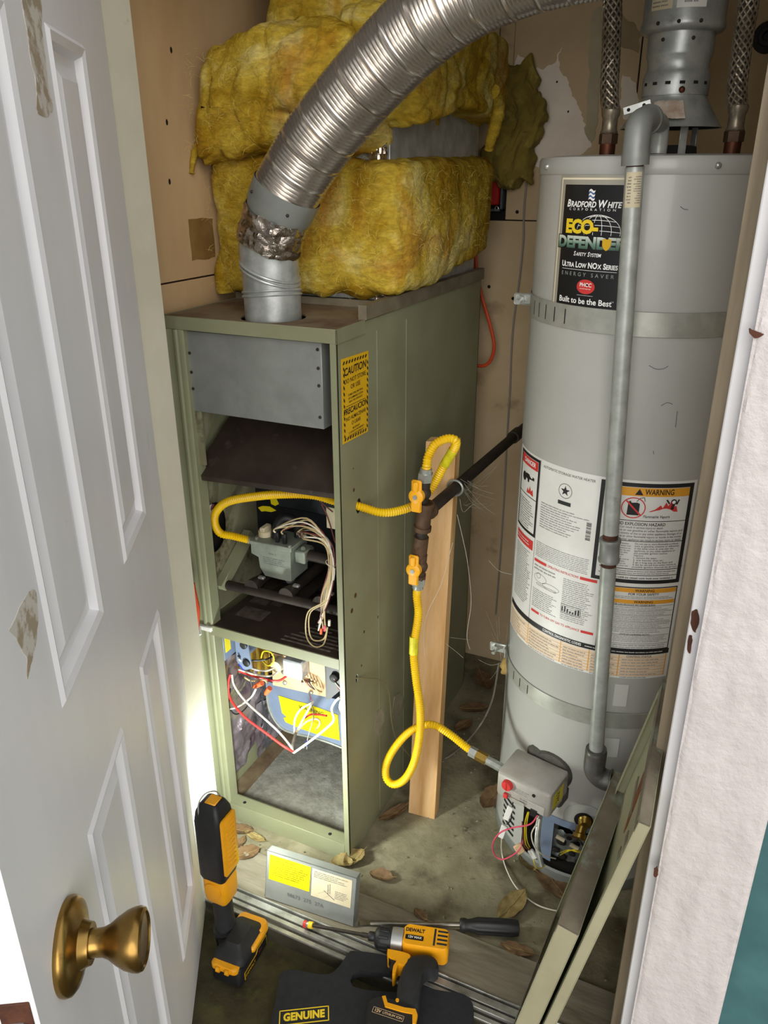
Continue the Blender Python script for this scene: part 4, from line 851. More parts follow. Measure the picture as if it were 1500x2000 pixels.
R_.add([f2(.078+x, .983+y) for x, y in ((0, 0), (.012, .005), (.022, .014), (.026, .008), (.032, .020), (.036, .012), (.042, .022), (.046, .010), (.052, .012), (.056, 0))], [tuple(range(10))])
oval(K, .124, 1.003, .006, .006, o2, 14); oval(Wt, .124, 1.003, .0035, .0035, o3, 12); cline(K, .116, 1.000, .110, 1.008, .003, o2); cline(K, .130, .998, .134, 1.008, .003, o2); cline(K, .124, .998, .122, .988, .006, o2)
K.text('Flammable Vapors', .095, .973, .0078, f2, fit=(.070, .120), shear=.15, offset=.008)
for z in (.9635, .9205, .8605, .8470): cline(K, .0, z, .153, z, .0013, o1)
K.text('FIRE AND EXPLOSION HAZARD', .070, .9565, .0088, f2, fit=(.003, .114), offset=.014)
for i, s_ in enumerate(('Can result in serious injury or death', 'Do not store or use gasoline or other flammable vapors and', 'liquids in the vicinity of this or any other appliance. Storage of or', 'use of gasoline or other flammable vapors or liquids in the vicinity', 'of this or any other appliance can result in serious injury or death.')): K.text(s_, .076, .9495-.0064*i, .0062, f2, fit=(.030, .110) if i == 0 else (.003, .150))
for i, s_ in enumerate(('Do not use or store flammable products', 'such as gasoline, solvents or adhesives', 'in the same room or area near this', 'appliance, or any other appliance or', 'any possible ignition source.', 'Vapors:', '  1. cannot be seen', '  2. are heavier than air.', '  3. go a long way on the floor and', '  4. can be carried from other rooms to', '     possible ignition sources by air currents')): K.text(s_, .062, .9155-.0050*i, .0053, f2, align='LEFT', fit=(.062, .066+.0021*len(s_)))
G_.micro(.004, .056, .917, .864, 11, f2, rnd=rl_, jit=.4)
K.micro(.004, .150, .858, .849, 2, f2, rnd=rl_, jit=.1); K.micro(.004, .150, .8445, .8375, 1, f2, rnd=rl_, jit=.1)
# lower warnings
rect(K, .010, .160, .676, .821, .0022, o1); cpatch(O_, .013, .157, .8085, .818, o1); K.text('WARNING', .092, .8132, .0088, f2, fit=(.074, .112), offset=.015); K.text('FOR YOUR SAFETY', .088, .805, .0074, f2, fit=(.062, .122), offset=.015); K.micro(.015, .155, .801, .794, 2, f2, rnd=rl_, jit=.1)
cpatch(O_, .013, .157, .7835, .792, o1); K.text('WARNING', .092, .7878, .0082, f2, fit=(.074, .112), offset=.015); K.text('WATER CAN PRODUCE 3RD DEGREE BURNS', .078, .7805, .0058, f2, fit=(.028, .118), offset=.01)
for (za, zb, nn) in ((.777, .768, 2), (.765, .757, 2), (.754, .742, 3), (.739, .727, 3), (.724, .716, 2), (.709, .694, 4), (.689, .679, 2)):
    G_.micro(.016, .154, za, zb, nn, f2, rnd=rl_, jit=.2); cline(K, .014, za+.0015, .156, za+.0015, .0007, o1)
K.text('STATE OF CALIFORNIA NOTICE', .085, .7125, .0052, f2, fit=(.055, .115), offset=.01)
for mb, nm, m_ in ((K, 'black_print', m_ink), (R_, 'red_print', m_pred), (O_, 'orange_print', m_porange), (G_, 'grey_print', m_inkg), (Tn, 'tan_table', mat('table_tan', 'e0cfb8', .5)), (Wt, 'white_print', m_pw)): mb.build(nm, m_, il, smooth=0, kind='stuff')
# bare sticker ghosts and scratches on the tank
ms = mat('bare_sticker', 'c6c6c0', .5)
for (u0, u1, z0, z1) in ((.055, .085, .40, .45), (.060, .088, .535, .590)): k = MB(); cpatch(k, u0, u1, z0, z1, .0004); k.build('sticker_residue', ms, wh)
def scratch(pts): 
    k = MB(); v = cr([Vector((a, b, 0)) for a, b in pts], 4)
    for i in range(len(v)-1): cline(k, v[i].x, v[i].y, v[i+1].x, v[i+1].y, .0012, .0005)
    k.build('scuff', m_inkg, wh, smooth=0)
scratch([(.045, 1.262), (.058, 1.256), (.07, 1.257), (.078, 1.262)]); scratch([(.075, 1.19), (.085, 1.196), (.095, 1.193)]); scratch([(.072, 1.105), (.074, 1.098)]); scratch([(.105, 1.18), (.106, 1.15)])
scratch([(.062, 1.524), (.068, 1.52), (.075, 1.519)])
# ---- gas control
ca = math.radians(-12.5); Mg = frame((.337, .084, .276), (math.cos(ca), math.sin(ca), 0), (0, 0, 1))   # x right, y up, z toward the viewer
gc_ = MB(); prof = [(-.092, 0), (-.092, .066), (-.086, .072), (-.006, .066), (0, .060), (0, .004), (-.004, 0)]
Mp = frame((.346, .084, .278), (0, 0, 1), (0, 0, 1)) if False else None
vs = []; W_ = .130
for x, ins in ((0, .004), (.004, 0), (W_-.004, 0), (W_, .004)):
    cz = sum(p_[0] for p_ in prof)/len(prof); cy = sum(p_[1] for p_ in prof)/len(prof)
    for (z, y) in prof: vs.append((x, y+(cy-y)*ins/.04, z+(cz-z)*ins/.05))
n = len(prof); fs = [tuple(range(n))[::-1], tuple(range(3*n, 4*n))]+[(r*n+i, r*n+(i+1) % n, (r+1)*n+(i+1) % n, (r+1)*n+i) for r in range(3) for i in range(n)]
gc_.add(vs, fs, Mg); gc_ = gc_.build('gas_control', m_ctrl, wh, label='grey gas control box with a red knob')
fg_ = plane_fn(Mg, .0006)
MB().lathe([(.0015, .010), (.011, .010), (.0125, .007), (.013, 0)], Mg @ Matrix.Translation((.028, .042, 0)), 24).build('control_knob', m_pred, gc_)
MB().box((.0265, .032, .009), (.0295, .052, .0115), .0005, Mg).build('knob_grip', m_wred, gc_)
MB().box((.021, .006, 0), (.031, .018, .008), .001, Mg).build('reset_button', m_pred, gc_)
MB().lathe([(.004, 0), (.004, .002), (.001, .002)], Mg @ Matrix.Translation((.092, .046, 0)), 12).build('sight_glass', m_dark, gc_)
k = MB(); k.micro(.042, .085, .044, .030, 3, fg_, fill=.4); k.micro(.06, .11, .022, .010, 2, fg_, fill=.5); k.build('print', m_inkg, gc_, smooth=0)
k = MB(); k.box((.036, .002, 0), (.072, .012, .003), .001, Mg); k.box((.078, .004, 0), (.12, .026, .002), .001, Mg); k.build('cover_rib', m_ctrl, gc_)
k = MB(); k.box((.088, -.010, -.012), (.104, .010, .004), .001, Mg); k.build('connector', m_black, gc_)
k = MB(); k.quad(*[Mg @ Vector(q) for q in ((W_+.0006, .014, -.016), (W_+.0006, .014, -.066), (W_+.0006, .056, -.066), (W_+.0006, .052, -.016))]); k = k.build('yellow_label', m_syel, gc_)
k = MB(); Mq = Mg @ frame((W_+.0010, .034, -.040), (0, 0, -1), (0, 1, 0)) @ Matrix.Rotation(math.pi/2, 4, 'Z'); k.text('262', 0, 0, .020, plane_fn(Mq, 0), offset=.01); k.micro(-.018, .018, .016, .012, 1, plane_fn(Mq, 0)); k.build('print', m_ink, gc_.children[-1] if False else None or gc_, smooth=0)
k = MB(); k.lathe([(.028, -.09), (.045, -.092), (.050, -.10), (.050, -.115), (.040, -.125)], Mg @ Matrix.Translation((.085, .045, 0)), 28); k.box((.02, .02, -.12), (.115, .085, -.092), .01, Mg); k.box((.10, -.02, -.11), (.13, .02, -.06), .006, Mg); k.build('mounting_block', mat('dusty_black', '3a3834', .7, c2='55524a', sc1=20), gc_)
# drain valve in its round recess
dc = hp_(.031, .211, .0); nd = (dc-Vector((HXc, HYc, .211))).normalized(); tg_ = Vector((-nd.y, nd.x, 0)); Mdv = frame(dc, tg_, (0, 0, 1))
k = MB()
for i in range(40):
    s0, s1 = 2*math.pi*i/40, 2*math.pi*(i+1)/40; k.add([hp_(.031+r*math.cos(s_), .212+r*math.sin(s_), .0006) for r, s_ in ((.045, s0), (.045, s1), (.0462, s1), (.0462, s0))], [(0, 1, 2, 3)])
k.build('recess_line', m_pgrey, wh, smooth=0)
dv = MB(); dv.lathe([(.0215, .0004), (.0215, .0008), (.001, .0008)], Mdv, 28, caps=False); dv = dv.build('drain_recess', m_dark, wh)
k = MB(); k.lathe([(.012, 0), (.015, .006), (.012, .010), (.015, .014), (.010, .022), (.002, .022)], Mdv @ Matrix.Translation((.003, .004, 0)), 18); A = Mdv @ Vector((-.002, -.006, .014)); B = Mdv @ Vector((-.006, -.022, .036)); k.tube([A, A.lerp(B, .6), A.lerp(B, .7), B], [.012, .012, .0155, .0155], 20, caps=False); k.tube([B, A.lerp(B, .75)], [.0125, .0125], 18); k.build('drain_valve', m_brass2, wh, label='small brass drain valve near the base')
k = MB(); k.lathe([(.0155, 0), (.0125, 0)], frame(B, tg_, (Mdv @ Vector((0, 1, .7)))-dc), 20, caps=False); k.build('drain_rim', m_brass2, wh)
# wires hanging from the control
def WH(pts, m_, r=.0014, name='wire'): return wire(name, [P(a, b, 1, c) for a, b, c in pts], r, m_, wh, n=6)
WH([(1050, 1592, .06), (1035, 1610, .05), (1000, 1617, .06), (975, 1628, .06), (962, 1650, .07), (968, 1672, .08), (985, 1678, .08), (1012, 1662, .09), (1022, 1640, .11)], m_wpink, .0018)
WH([(1033, 1586, .08), (1028, 1615, .09), (1029, 1640, .10), (1035, 1655, .12)], m_wyel); WH([(1031, 1586, .08), (1025, 1610, .09), (1026, 1645, .10), (1033, 1658, .12)], m_wyel)
WH([(1042, 1668, .12), (1043, 1685, .11), (1052, 1697, .12), (1065, 1690, .14)], m_wyel); WH([(1095, 1665, .14), (1110, 1660, .13), (1125, 1663, .12), (1140, 1668, .13)], m_wyel); WH([(1094, 1670, .14), (1108, 1663, .13), (1122, 1660, .12), (1137, 1664, .13)], m_wyel)
WH([(1052, 1594, .06), (1047, 1610, .06), (1038, 1630, .07), (1045, 1655, .08), (1062, 1670, .10), (1085, 1677, .13)], m_wwhite, .0016)
WH([(1020, 1605, .08), (1022, 1640, .09), (1026, 1655, .10), (1035, 1660, .11)], m_wmar, .0016)
WH([(1115, 1645, .15), (1130, 1642, .13), (1140, 1652, .13)], m_wblack, .002)
WH([(1003, 1560, .085), (1000, 1580, .08), (998, 1600, .08), (990, 1610, .08)], m_wblack, .0016)
k = corrug([P(1054, 1595, 1, .07), P(1050, 1630, 1, .085), P(1050, 1655, 1, .10), P(1058, 1690, 1, .12)], .0065, .0035, .0012, 12); k.build('flexible_sleeve', m_zinc, wh)
for (x_, y_, x2, y2, yy) in ((988, 1600, 998, 1575, .08), (978, 1635, 986, 1612, .085), (1035, 1660, 1046, 1676, .11)):
    A, B = P(x_, y_, 1, yy), P(x2, y2, 1, yy); M_ = frame((A+B)/2, (B-A).cross(Vector((0, 1, 0))), B-A); l_ = (B-A).length/2; MB().box((-.007, -l_, -.004), (.007, l_, .004), .0015, M_).build('plug', m_lwhite, wh)
k = MB(); k.box((-.01, -.012, -.003), (.01, .012, .003), .002, frame(P(1014, 1658, 1, .095), RT+UP*.6, UP)); k.build('spacer', m_tan, wh)
wire('wire', [P(980, 1636, 1, .085), P(980, 1665, 2, .015), P(990, 1700, 2, .006), P(1010, 1735, 2, .006), P(1045, 1765, 2, .006), P(1082, 1778, 2, .006), P(1100, 1778, 2, .006)], .0017, m_wwhite, wh)

# ================================================================== straps
def hstrap(z0, z1, lab, yb, seed):
    s_ = thing('seismic_strap', (HXc, HYc, z0), lab, 'strap')
    MB().lathe([(HR+.0012, z0), (HR+.0024, z0+.0006), (HR+.0024, z1-.0006), (HR+.0012, z1)], MH, 96, caps=False).build('band', m_strap, s_)
    for u in ((-.232, -.205, -.178, -.150, -.122) if z0 > 1 else (-.200, -.170, -.140)): MB().grid(lambda a, b: hp_(u+.0025*a, z0+.008+(z1-z0-.016)*b, .0028), 1, 2).build('slot', m_dark, s_)
    u1 = .045 if z0 < 1 else -.098
    k = MB(); k.lathe([(HR+.0026, z0), (HR+.0034, z0+.0006), (HR+.0034, z1-.0006), (HR+.0026, z1)], MH, 30, caps=False, ang=1.1, a0=-math.pi/2+u1/HR); k.build('overlap_band', m_strap, s_)
    zc = (z0+z1)/2; xb = HXc-HR-.020
    k = MB(); k.box((xb-.020, yb, zc-.012), (xb+.026, yb+.004, zc+.012), .003); k.box((xb+.022, yb-.018, zc-.013), (xb+.026, yb+.006, zc+.013), .001); k = k.build('bracket', m_zinc, s_)
    k = MB(); k.cyl((xb-.004, yb+.02, zc), (xb-.004, yb-.022, zc-.004), .0045, 12); k.cyl((xb-.004, yb, zc), (xb-.004, yb-.007, zc-.001), .0090, 6); k.build('bolt', m_zinc, s_)
    return s_
hstrap(1.311, 1.354, 'galvanised strap around the upper part of the grey water heater', .36, 1)
hs = hstrap(.478, .517, 'galvanised strap around the lower part of the grey water heater', .33, 2)
k = MB(); k.ball(P(990, 1300, 1, .32), .018, 12, (.9, .7, 1.3))
for i, v in enumerate(k.v): k.v[i] = v+Vector((1, 1, 1))*.006*noise.noise(v*90)
k.build('fibre_scrap', mat('fibre_scrap', 'a58c50', .9, c2='8a6e34', sc1=60, bump=.5, bsc=120), hs)

# ================================================================== draft hood and vent
VX, VY = .497, .385; MV = Matrix.Translation((VX, VY, 0))
dh = thing('draft_hood', (VX, VY, 1.606), 'grey flared draft hood standing on legs on top of the water heater', 'draft hood')
MB().lathe([(.089, 1.648), (.087, 1.650), (.060, 1.690), (.056, 1.698), (.0555, 1.712)], MV, 48, caps=False).build('cone', m_galv, dh)
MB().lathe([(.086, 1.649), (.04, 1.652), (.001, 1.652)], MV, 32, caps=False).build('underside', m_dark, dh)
for t in (-1.05, .9, 2.6, 4.1): MB().box((-.007, -.0015, 0), (.007, .0015, .056), .0008, Matrix.Translation((VX+.062*math.cos(t), VY+.062*math.sin(t), 1.602)) @ Matrix.Rotation(t+math.pi/2, 4, 'Z')).build('leg', m_galv, dh)
MB().lathe([(.052, 1.604), (.05, 1.618), (.04, 1.62)], MV, 32, caps=False).build('flue_outlet', m_dark, dh)
k = MB(); k.grid(lambda a, b: Vector((VX, VY, 0))+Vector(((.0895-.028*b+.003)*math.cos(-1.95+.75*a), (.0895-.028*b+.003)*math.sin(-1.95+.75*a), 1.660+.030*b+.003*noise.noise((a*9, b*9, 3)))), 16, 6); k.build('paper_patch', mat('paper_patch', 'c2b6a8', .8, c2='a08a78', sc1=40), dh)
A, B = P(1217, 218, 1, .27), P(1272, 201, 1, .27); M_ = frame((A+B)/2, B-A, (0, 0, 1)); l_ = (B-A).length/2
k = MB(); k.box((-l_, -.0065, -.001), (l_, .0065, .001), .0008, M_); k = k.build('tab', m_zinc, dh)
for x in (-.6, .5): MB().lathe([(.003, .001), (.003, .0016), (.001, .0016)], M_ @ Matrix.Translation((x*l_, 0, 0)), 10).build('tab_hole', m_dark, k)
vp = thing('vent_pipe', (VX, VY, 1.70), 'galvanised vent pipe with paper labels rising from the draft hood', 'pipe')
MB().lathe([(.0570, 1.700), (.0575, 1.703), (.0575, 1.730), (.0545, 1.738), (.0530, 1.742), (.0530, 1.756), (.0560, 1.762), (.0565, 1.766), (.0565, 1.83)], MV, 56, caps=False).build('lower_pipe', m_galv, vp)
for t in [-2.6+.42*i for i in range(6)]: MB().grid(lambda a, b: Vector((VX+.0578*math.cos(t+.16*a), VY+.0578*math.sin(t+.16*a), 1.716+.005*b)), 4, 1).build('vent_slot', m_dark, vp)
MB().lathe([(.0565, 1.797), (.066, 1.798), (.071, 1.803), (.0715, 1.81), (.0690, 1.816), (.0690, 2.3)], MV, 56, caps=False).build('upper_pipe', m_galv, vp)
for (z, r_, ts) in ((1.808, .072, (-2.05, -1.55, -1.05)), (1.785, .0568, (-2.0, -1.1))):
    for t in ts: MB().ball((VX+r_*math.cos(t), VY+r_*math.sin(t), z), .0032, 6).build('screw', m_iron, vp)
MB().ball((VX+.0575*math.cos(-1.25), VY+.0575*math.sin(-1.25), 1.707), .0055, 8).build('screw', m_copper, vp)
def vs_(t, z, o=.0004): return Vector((VX+(.0690+o)*math.cos(t), VY+(.0690+o)*math.sin(t), z))
for (t0, t1, zz0, zz1, bc) in ((-2.35, -1.75, 1.828, 1.868, 0), (-1.65, -.95, 1.828, 1.875, 1)):
    k = MB(); k.grid(lambda a, b: vs_(t0+(t1-t0)*a, zz0+(zz1-zz0)*b), 12, 1); k = k.build('paper_label', m_cream if bc == 0 else m_lwhite, vp)
    f_ = lambda x, y, t0=t0: vs_(t0+x/.069, y, .0008); p_ = MB(); wq = (t1-t0)*.069
    if bc:
        x = .012
        while x < wq-.012: ww = rl_.choice((.0006, .0012, .0018)); p_.add([f_(x, 1.843), f_(x+ww, 1.843), f_(x+ww, 1.853), f_(x, 1.853)], [(0, 1, 2, 3)]); x += ww+rl_.choice((.0007, .0013))
        p_.micro(.004, wq-.004, 1.872, 1.858, 2, f_, jit=.5); p_.micro(.012, wq-.012, 1.8405, 1.833, 1, f_)
    else:
        p_.text('UL', wq*.5, 1.861, .008, f_); p_.micro(.003, wq-.003, 1.854, 1.831, 4, f_, jit=.3)
    p_.build('lettering', m_inkg, k, smooth=0)
crumple(Vector((VX, VY, 1.876)), Vector((VX, VY, 1.96)), .0705, .003, 8).build('foil_tape', m_foil, vp, smooth=25)

# ================================================================== braided connectors
def braided(x, y, top, lab):
    t_ = thing('braided_connector', (x, y, 1.604), lab, 'hose', 'braided connectors on the water heater')
    MB().lathe([(.0145, 1.600), (.0145, 1.628), (.001, 1.628)], Matrix.Translation((x, y, 0)), 20).build('nipple', m_copper, t_)
    MB().lathe([(.017, 1.624), (.0175, 1.626), (.0175, 1.641), (.015, 1.643)], Matrix.Translation((x, y, 0)), 6).build('nut', m_brown, t_)
    MB().lathe([(.0140, 1.641), (.0165, 1.644), (.0140, 1.649), (.0140, 1.668), (.0165, 1.672), (.0170, 1.682), (.015, 1.684)], Matrix.Translation((x, y, 0)), 24).build('ferrule', m_braid, t_)
    q = resample(cr([(x, y, 1.68)]+top, 16), .0025); MB().tube(q, .0142, 20, caps=False).build('core', m_iron, t_)
    T_ = [(q[min(i+1, len(q)-1)]-q[max(i-1, 0)]).normalized() for i in range(len(q))]; br2 = MB(); n_s = 9
    for sg in (1, -1):
        for j in range(n_s):
            pts = []
            for i in range(len(q)):
                u_ = Vector((0, 1, 0)); u_ = (u_-T_[i]*u_.dot(T_[i])).normalized(); w_ = T_[i].cross(u_); an = sg*i*.0025/.0145*.75+2*math.pi*j/n_s
                rr = .0148+.0007*sg*math.sin(n_s*(i*.0025/.0145*.75)); pts.append(q[i]+(u_*math.cos(an)+w_*math.sin(an))*rr)
            br2.tube(pts, .0019, 5, caps=False)
    br2.build('braid', m_braid, t_); return t_
braided(.388, .38, [P(1190, 180, 1, .38), P(1194, 90, 1, .38), P(1196, 0, 1, .37), P(1188, -120, 1, .36)], 'braided steel water connector on the left of the vent pipe')
braided(.608, .38, [P(1440, 170, 1, .38), P(1451, 80, 1, .38), P(1463, 0, 1, .37), P(1475, -120, 1, .36)], 'braided steel water connector on the right of the vent pipe')
# ================================================================== post, gas piping, hoses
B0 = Vector((.067, .210, .0)); T0 = P(832, 862, 1, .335); W0 = Vector((.072, .006, 0)); T1 = P(891, 864, 1, .338)-T0
pb = MB(); D0 = Vector((-.002, .036, .0))
pb.add([B0, B0+W0, B0+W0+D0, B0+D0, T0, T0+T1, T0+T1+D0, T0+D0], [(0, 1, 2, 3), (4, 5, 6, 7), (0, 1, 5, 4), (1, 2, 6, 5), (2, 3, 7, 6), (3, 0, 4, 7)])
pb.build('wooden_post', m_post, None, 'raw lumber post leaning behind the yellow gas hoses beside the furnace', 'post')
gp = thing('gas_pipe', (.12, .145, .77), 'black iron gas pipe with a tee and two yellow lever valves before the post', 'pipe')
TZ = .905; TC = P(828, 1006, 2, TZ); EN = P(1006, 851, 2, TZ); pd = (EN-TC).normalized()
MB().cyl(TC+pd*.02, EN, .0135, 18).build('pipe', m_iron, gp); MB().cyl(EN+pd*.02, EN+pd*((.9985-EN.y)/pd.y), .0135, 18).build('pipe', m_iron, gp)
MB().tube(cr([EN-pd*.02, EN-pd*.01, EN+pd*.01, EN+pd*.03], 6), [.0175]*19, 16).build('elbow', m_iron, gp)
tv = P(818, 1090, 1, TC.y)-TC; tv.normalize(); up_ = -tv
k = MB(); k.cyl(TC+up_*.030, TC-up_*.034, .0165, 20); k.cyl(TC+up_*.030, TC+up_*.020, .0195, 20); k.cyl(TC-up_*.036, TC-up_*.026, .0195, 20); k.cyl(TC, TC+pd*.034, .0165, 20); k.cyl(TC+pd*.034, TC+pd*.024, .0195, 20); k.build('tee', m_brown, gp)
MB().cyl(TC-up_*.036, TC-up_*.066, .0125, 16).build('nipple', m_iron, gp); MB().cyl(TC-up_*.052, TC-up_*.100, .0165, 18).build('coupling', m_brown, gp)
def gvalve(c, tilt, top):
    v = MB(); v.cyl(c+up_*.030, c-up_*.030, .0125, 16); v.ball(c, .0165, 12); v.cyl(c-up_*.030, c-up_*.020, .0155, 8); v = v.build('gas_valve', m_iron if top else m_brown, gp)
    s_ = up_ if top else -up_; n_ = MB(); n_.cyl(c+s_*.028, c+s_*.046, .0165, 6); n_.cyl(c+s_*.046, c+s_*.056, .0125, 12); n_.build('flare_nut', m_zinc, v)
    h = MB(); M_ = frame(c+Vector((-.006, -.022, 0)), (1, .0, 0), (tilt, 0, 1))
    h.lathe([(.0165, -.006), (.0165, .005), (.013, .008), (.001, .008)], M_, 20); h.box((-.0115, -.036, -.003), (.0115, .036, .005), .003, M_); h.box((-.006, .012, .004), (.006, .034, .010), .002, M_); h.box((-.010, -.034, .004), (.010, -.010, .007), .002, M_)
    h = h.build('lever', m_handle, v); MB().lathe([(.005, .008), (.005, .0105), (.001, .0105)], M_, 12).build('lever_screw', m_zinc, h)
    MB().cyl(c, c+Vector((-.004, -.018, 0)), .007, 10).build('stem', m_brass2, v); return c+s_*.056
V1 = P(827, 963, 1, TC.y); V2 = P(821, 1106, 1, TC.y)
N1 = gvalve(V1, .02, True); N2 = gvalve(V2, .10, False)
cl = TC+pd*((.318-TC.y)/pd.y); ring(cl, pd, .0185, .0028, 'clamp_ring', m_zinc, gp, 28)
m_yt = mat('hose_tag', 'd8cf1e', .5, c2='b8ae14', sc1=60)
def hose(pts, lab, name='gas_hose', tag_=None):
    t_ = thing(name, pts[-1], lab, 'hose'); corrug(pts, .0098, .0054, .0019, 16).build('convoluted_tube', m_yel, t_)
    for (a, b) in tag_ or (): MB().tube([a, a.lerp(b, .5), b], .0104, 16, caps=False).build('printed_sleeve', m_yt, t_)
    return t_
h1 = [VIN, P(455, 1047, 1, .092), P(430, 1041, 1, .075), P(419, 1020, 1, .06), P(424, 997, 1, .052), P(448, 979, 1, .046), P(505, 969, 1, .046), P(560, 965, 1, .048), P(612, 967, 1, .058), P(655, 979, 1, .074), Vector((.0, .080, .927)), P(745, 1001, 1, .10), P(785, 996, 1, .135), P(820, 980, 1, .172), P(846, 948, 1, .19), P(868, 908, 1, .19), P(888, 875, 1, .182), P(889, 860, 1, .172), P(872, 857, 1, .163), P(850, 868, 1, .155), P(837, 890, 1, .149), N1+up_*.012, N1]
hose(h1, 'yellow corrugated gas hose running from upper lever valve through the furnace side', tag_=[(P(868, 908, 1, .19), P(886, 878, 1, .184))])
h2 = [N2, N2-up_*.02, P(817, 1200, 1, .135), P(810, 1250, 1, .125), P(808, 1280, 1, .12), P(813, 1330, 1, .11), P(820, 1380, 1, .10), P(820, 1430, 1, .095), P(810, 1485, 1, .09), P(792, 1520, 1, .088), P(770, 1532, 1, .09), P(755, 1520, 1, .095), P(754, 1495, 1, .10), P(768, 1465, 1, .108), P(795, 1433, 1, .118), P(825, 1417, 1, .125), P(850, 1417, 1, .13), P(880, 1435, 1, .135), P(905, 1455, 1, .132), P(922, 1468, 1, .128)]
hose(h2, 'yellow corrugated gas hose looping low from lower lever valve to water heater', tag_=[(P(809, 1243, 1, .126), P(808, 1277, 1, .1205))])
cn = thing('hose_connector', P(960, 1490, 1, .12), 'zinc and brass coupling joining the low yellow hose to the water heater control', 'fitting')
A, B = P(918, 1466, 1, .1285), P(985, 1503, 1, .115); dv_ = (B-A).normalized()
MB().tube([A, A+dv_*.018], .0125, 6).build('flare_nut', m_zinc, cn); MB().tube([A+dv_*.018, A+dv_*.045], .0130, 6).build('brass_union', m_brass2, cn); MB().tube([A+dv_*.045, A+dv_*.092], .0105, 16).build('nipple', m_zinc, cn)

# ================================================================== galvanised discharge pipe
gpz = thing('drain_pipe', (.543, .1, .37), 'long galvanised drain pipe standing in front of the grey water heater', 'pipe')
A, B = P(1164, 1472, 1, .1), P(1241, 312, 1, .1); dv_ = (B-A).normalized(); L_ = (B-A).length
def at_(py):  # point on the pipe axis at a photo row
    lo, hi = 0., 1.
    for _ in range(30):
        mid = (lo+hi)/2; X = A+(B-A)*mid-CAM; y_ = 1000-F*X.dot(UP)/X.dot(FW)
        if y_ > py: lo = mid
        else: hi = mid
    return A+(B-A)*mid
MB().cyl(at_(1470), at_(1105), .0148, 28).build('pipe', m_pipe, gpz); MB().cyl(at_(1042), at_(326), .0148, 28).build('pipe', m_pipe, gpz)
MB().cyl(at_(1108), at_(1036), .0140, 24).build('thread', m_rust, gpz); MB().cyl(at_(330), at_(300), .0135, 24).build('thread', m_rust, gpz)
C0, C1 = at_(1096), at_(1052); T = (C1-C0); MB().tube([C0, C0+T*.12, C0+T*.2, C0+T*.8, C0+T*.88, C1], [.0195, .0205, .0185, .0185, .0205, .0195], 28).build('coupling', m_galvbox, gpz)
E1 = P(1192, 1527, 1, .1); p_ = cr([at_(1462), at_(1485), P(1161, 1500, 1, .1), P(1168, 1514, 1, .1), P(1180, 1522, 1, .1), P(1194, 1526, 1, .1)], 6)
el = MB(); el.tube(p_, [.0215]*4+[.0225]*(len(p_)-6)+[.0260, .0260], 24); el.build('elbow', mat('cast_elbow', '74736f', .45, .6, c2='5e5c58', sc1=24, bump=.3, bsc=60), gpz)
ring(at_(1468), dv_, .0172, .0032, 'rust_collar', m_rust, gpz, 28)
MB().cyl(P(1194, 1526, 1, .1), P(1222, 1535, 1, .1), .0155, 18).build('nipple', m_rust, gpz)
tb = B+dv_*.004; e_ = MB(); p_ = cr([tb-dv_*.012, tb+dv_*.02, tb+dv_*.046+Vector((.001, .012, 0)), tb+dv_*.054+Vector((.006, .045, 0)), tb+dv_*.055+Vector((.008, .060, 0))], 8)
n = len(p_); e_.tube(p_, [.0215 if i < 5 else (.0205 if i < n-6 else .0225) for i in range(n)], 28); e_.build('elbow', m_galvbox, gpz)
MB().tube(cr([p_[-1], Vector((.497, .20, p_[-1].z)), Vector((.498, .245, p_[-1].z-.004)), Vector((.498, .255, p_[-1].z-.03)), Vector((.498, .255, 1.604))], 6), .0145, 18).build('rear_pipe', m_pipe, gpz)
sk = MB(); S0, S1 = at_(405), at_(336); u_ = Vector((0, -1, 0)); u_ = (u_-dv_*u_.dot(dv_)).normalized(); w_ = u_.cross(dv_)
sf = lambda t, z, o=.0003: S0+(S1-S0)*z+(u_*math.cos(t)+w_*math.sin(t))*(.0148+o)
sk.grid(lambda a, b: sf(-1.0+1.75*a, b), 10, 2); sk = sk.build('paper_sticker', m_cream, gpz)
k = MB(); k.micro(.04, .44, .9, .1, 12, lambda x, y: sf(-1.0+x*2, y, .0008), jit=.5); k.micro(.55, .80, .9, .1, 9, lambda x, y: sf(-1.0+x*2, y, .0008), jit=.3); k.build('lettering', m_inkg, sk, smooth=0)

# ================================================================== electrical box, cords, cables, cobwebs
eb = thing('electrical_box', (-.03, 1.0, 1.47), 'metal electrical box with a red insert set in the back wall', 'electrical box')
k = MB(); x0, x1, z0, z1 = -.10, -.002, 1.474, 1.604
k.box((x0, .985, z0), (x1, 1.011, z0+.007), .001); k.box((x0, .985, z1-.007), (x1, 1.011, z1), .001); k.box((x0, .985, z0), (x0+.006, 1.011, z1), .001); k.box((x1-.007, .985, z0), (x1, 1.011, z1), .001); k.build('frame', mat('dark_box_steel', '5c6468', .5, .5), eb)
MB().box((-.092, .988, 1.49), (-.014, 1.010, 1.588), .004).build('insert', m_redbox, eb)
ring((-.018, .986, 1.482), (0, 1, 0), .005, .0015, 'screw_ear', m_zinc, eb, 14)
def cord(name, pts, r, m, lab, cat='cord'): return wire(name, pts, r, m, None, n=8, seg=8, label=lab, cat=cat)
cord('orange_cord', [P(940, 372, 1, .95)]+[P(a, b, 1, .93) for a, b in ((936, 393), (930, 450), (930, 520), (941, 578), (957, 634), (965, 676), (958, 704), (943, 715), (926, 710))]+[P(905, 690, 1, .93)], .0050, m_worange, 'orange cord hanging below the electrical box behind the furnace')
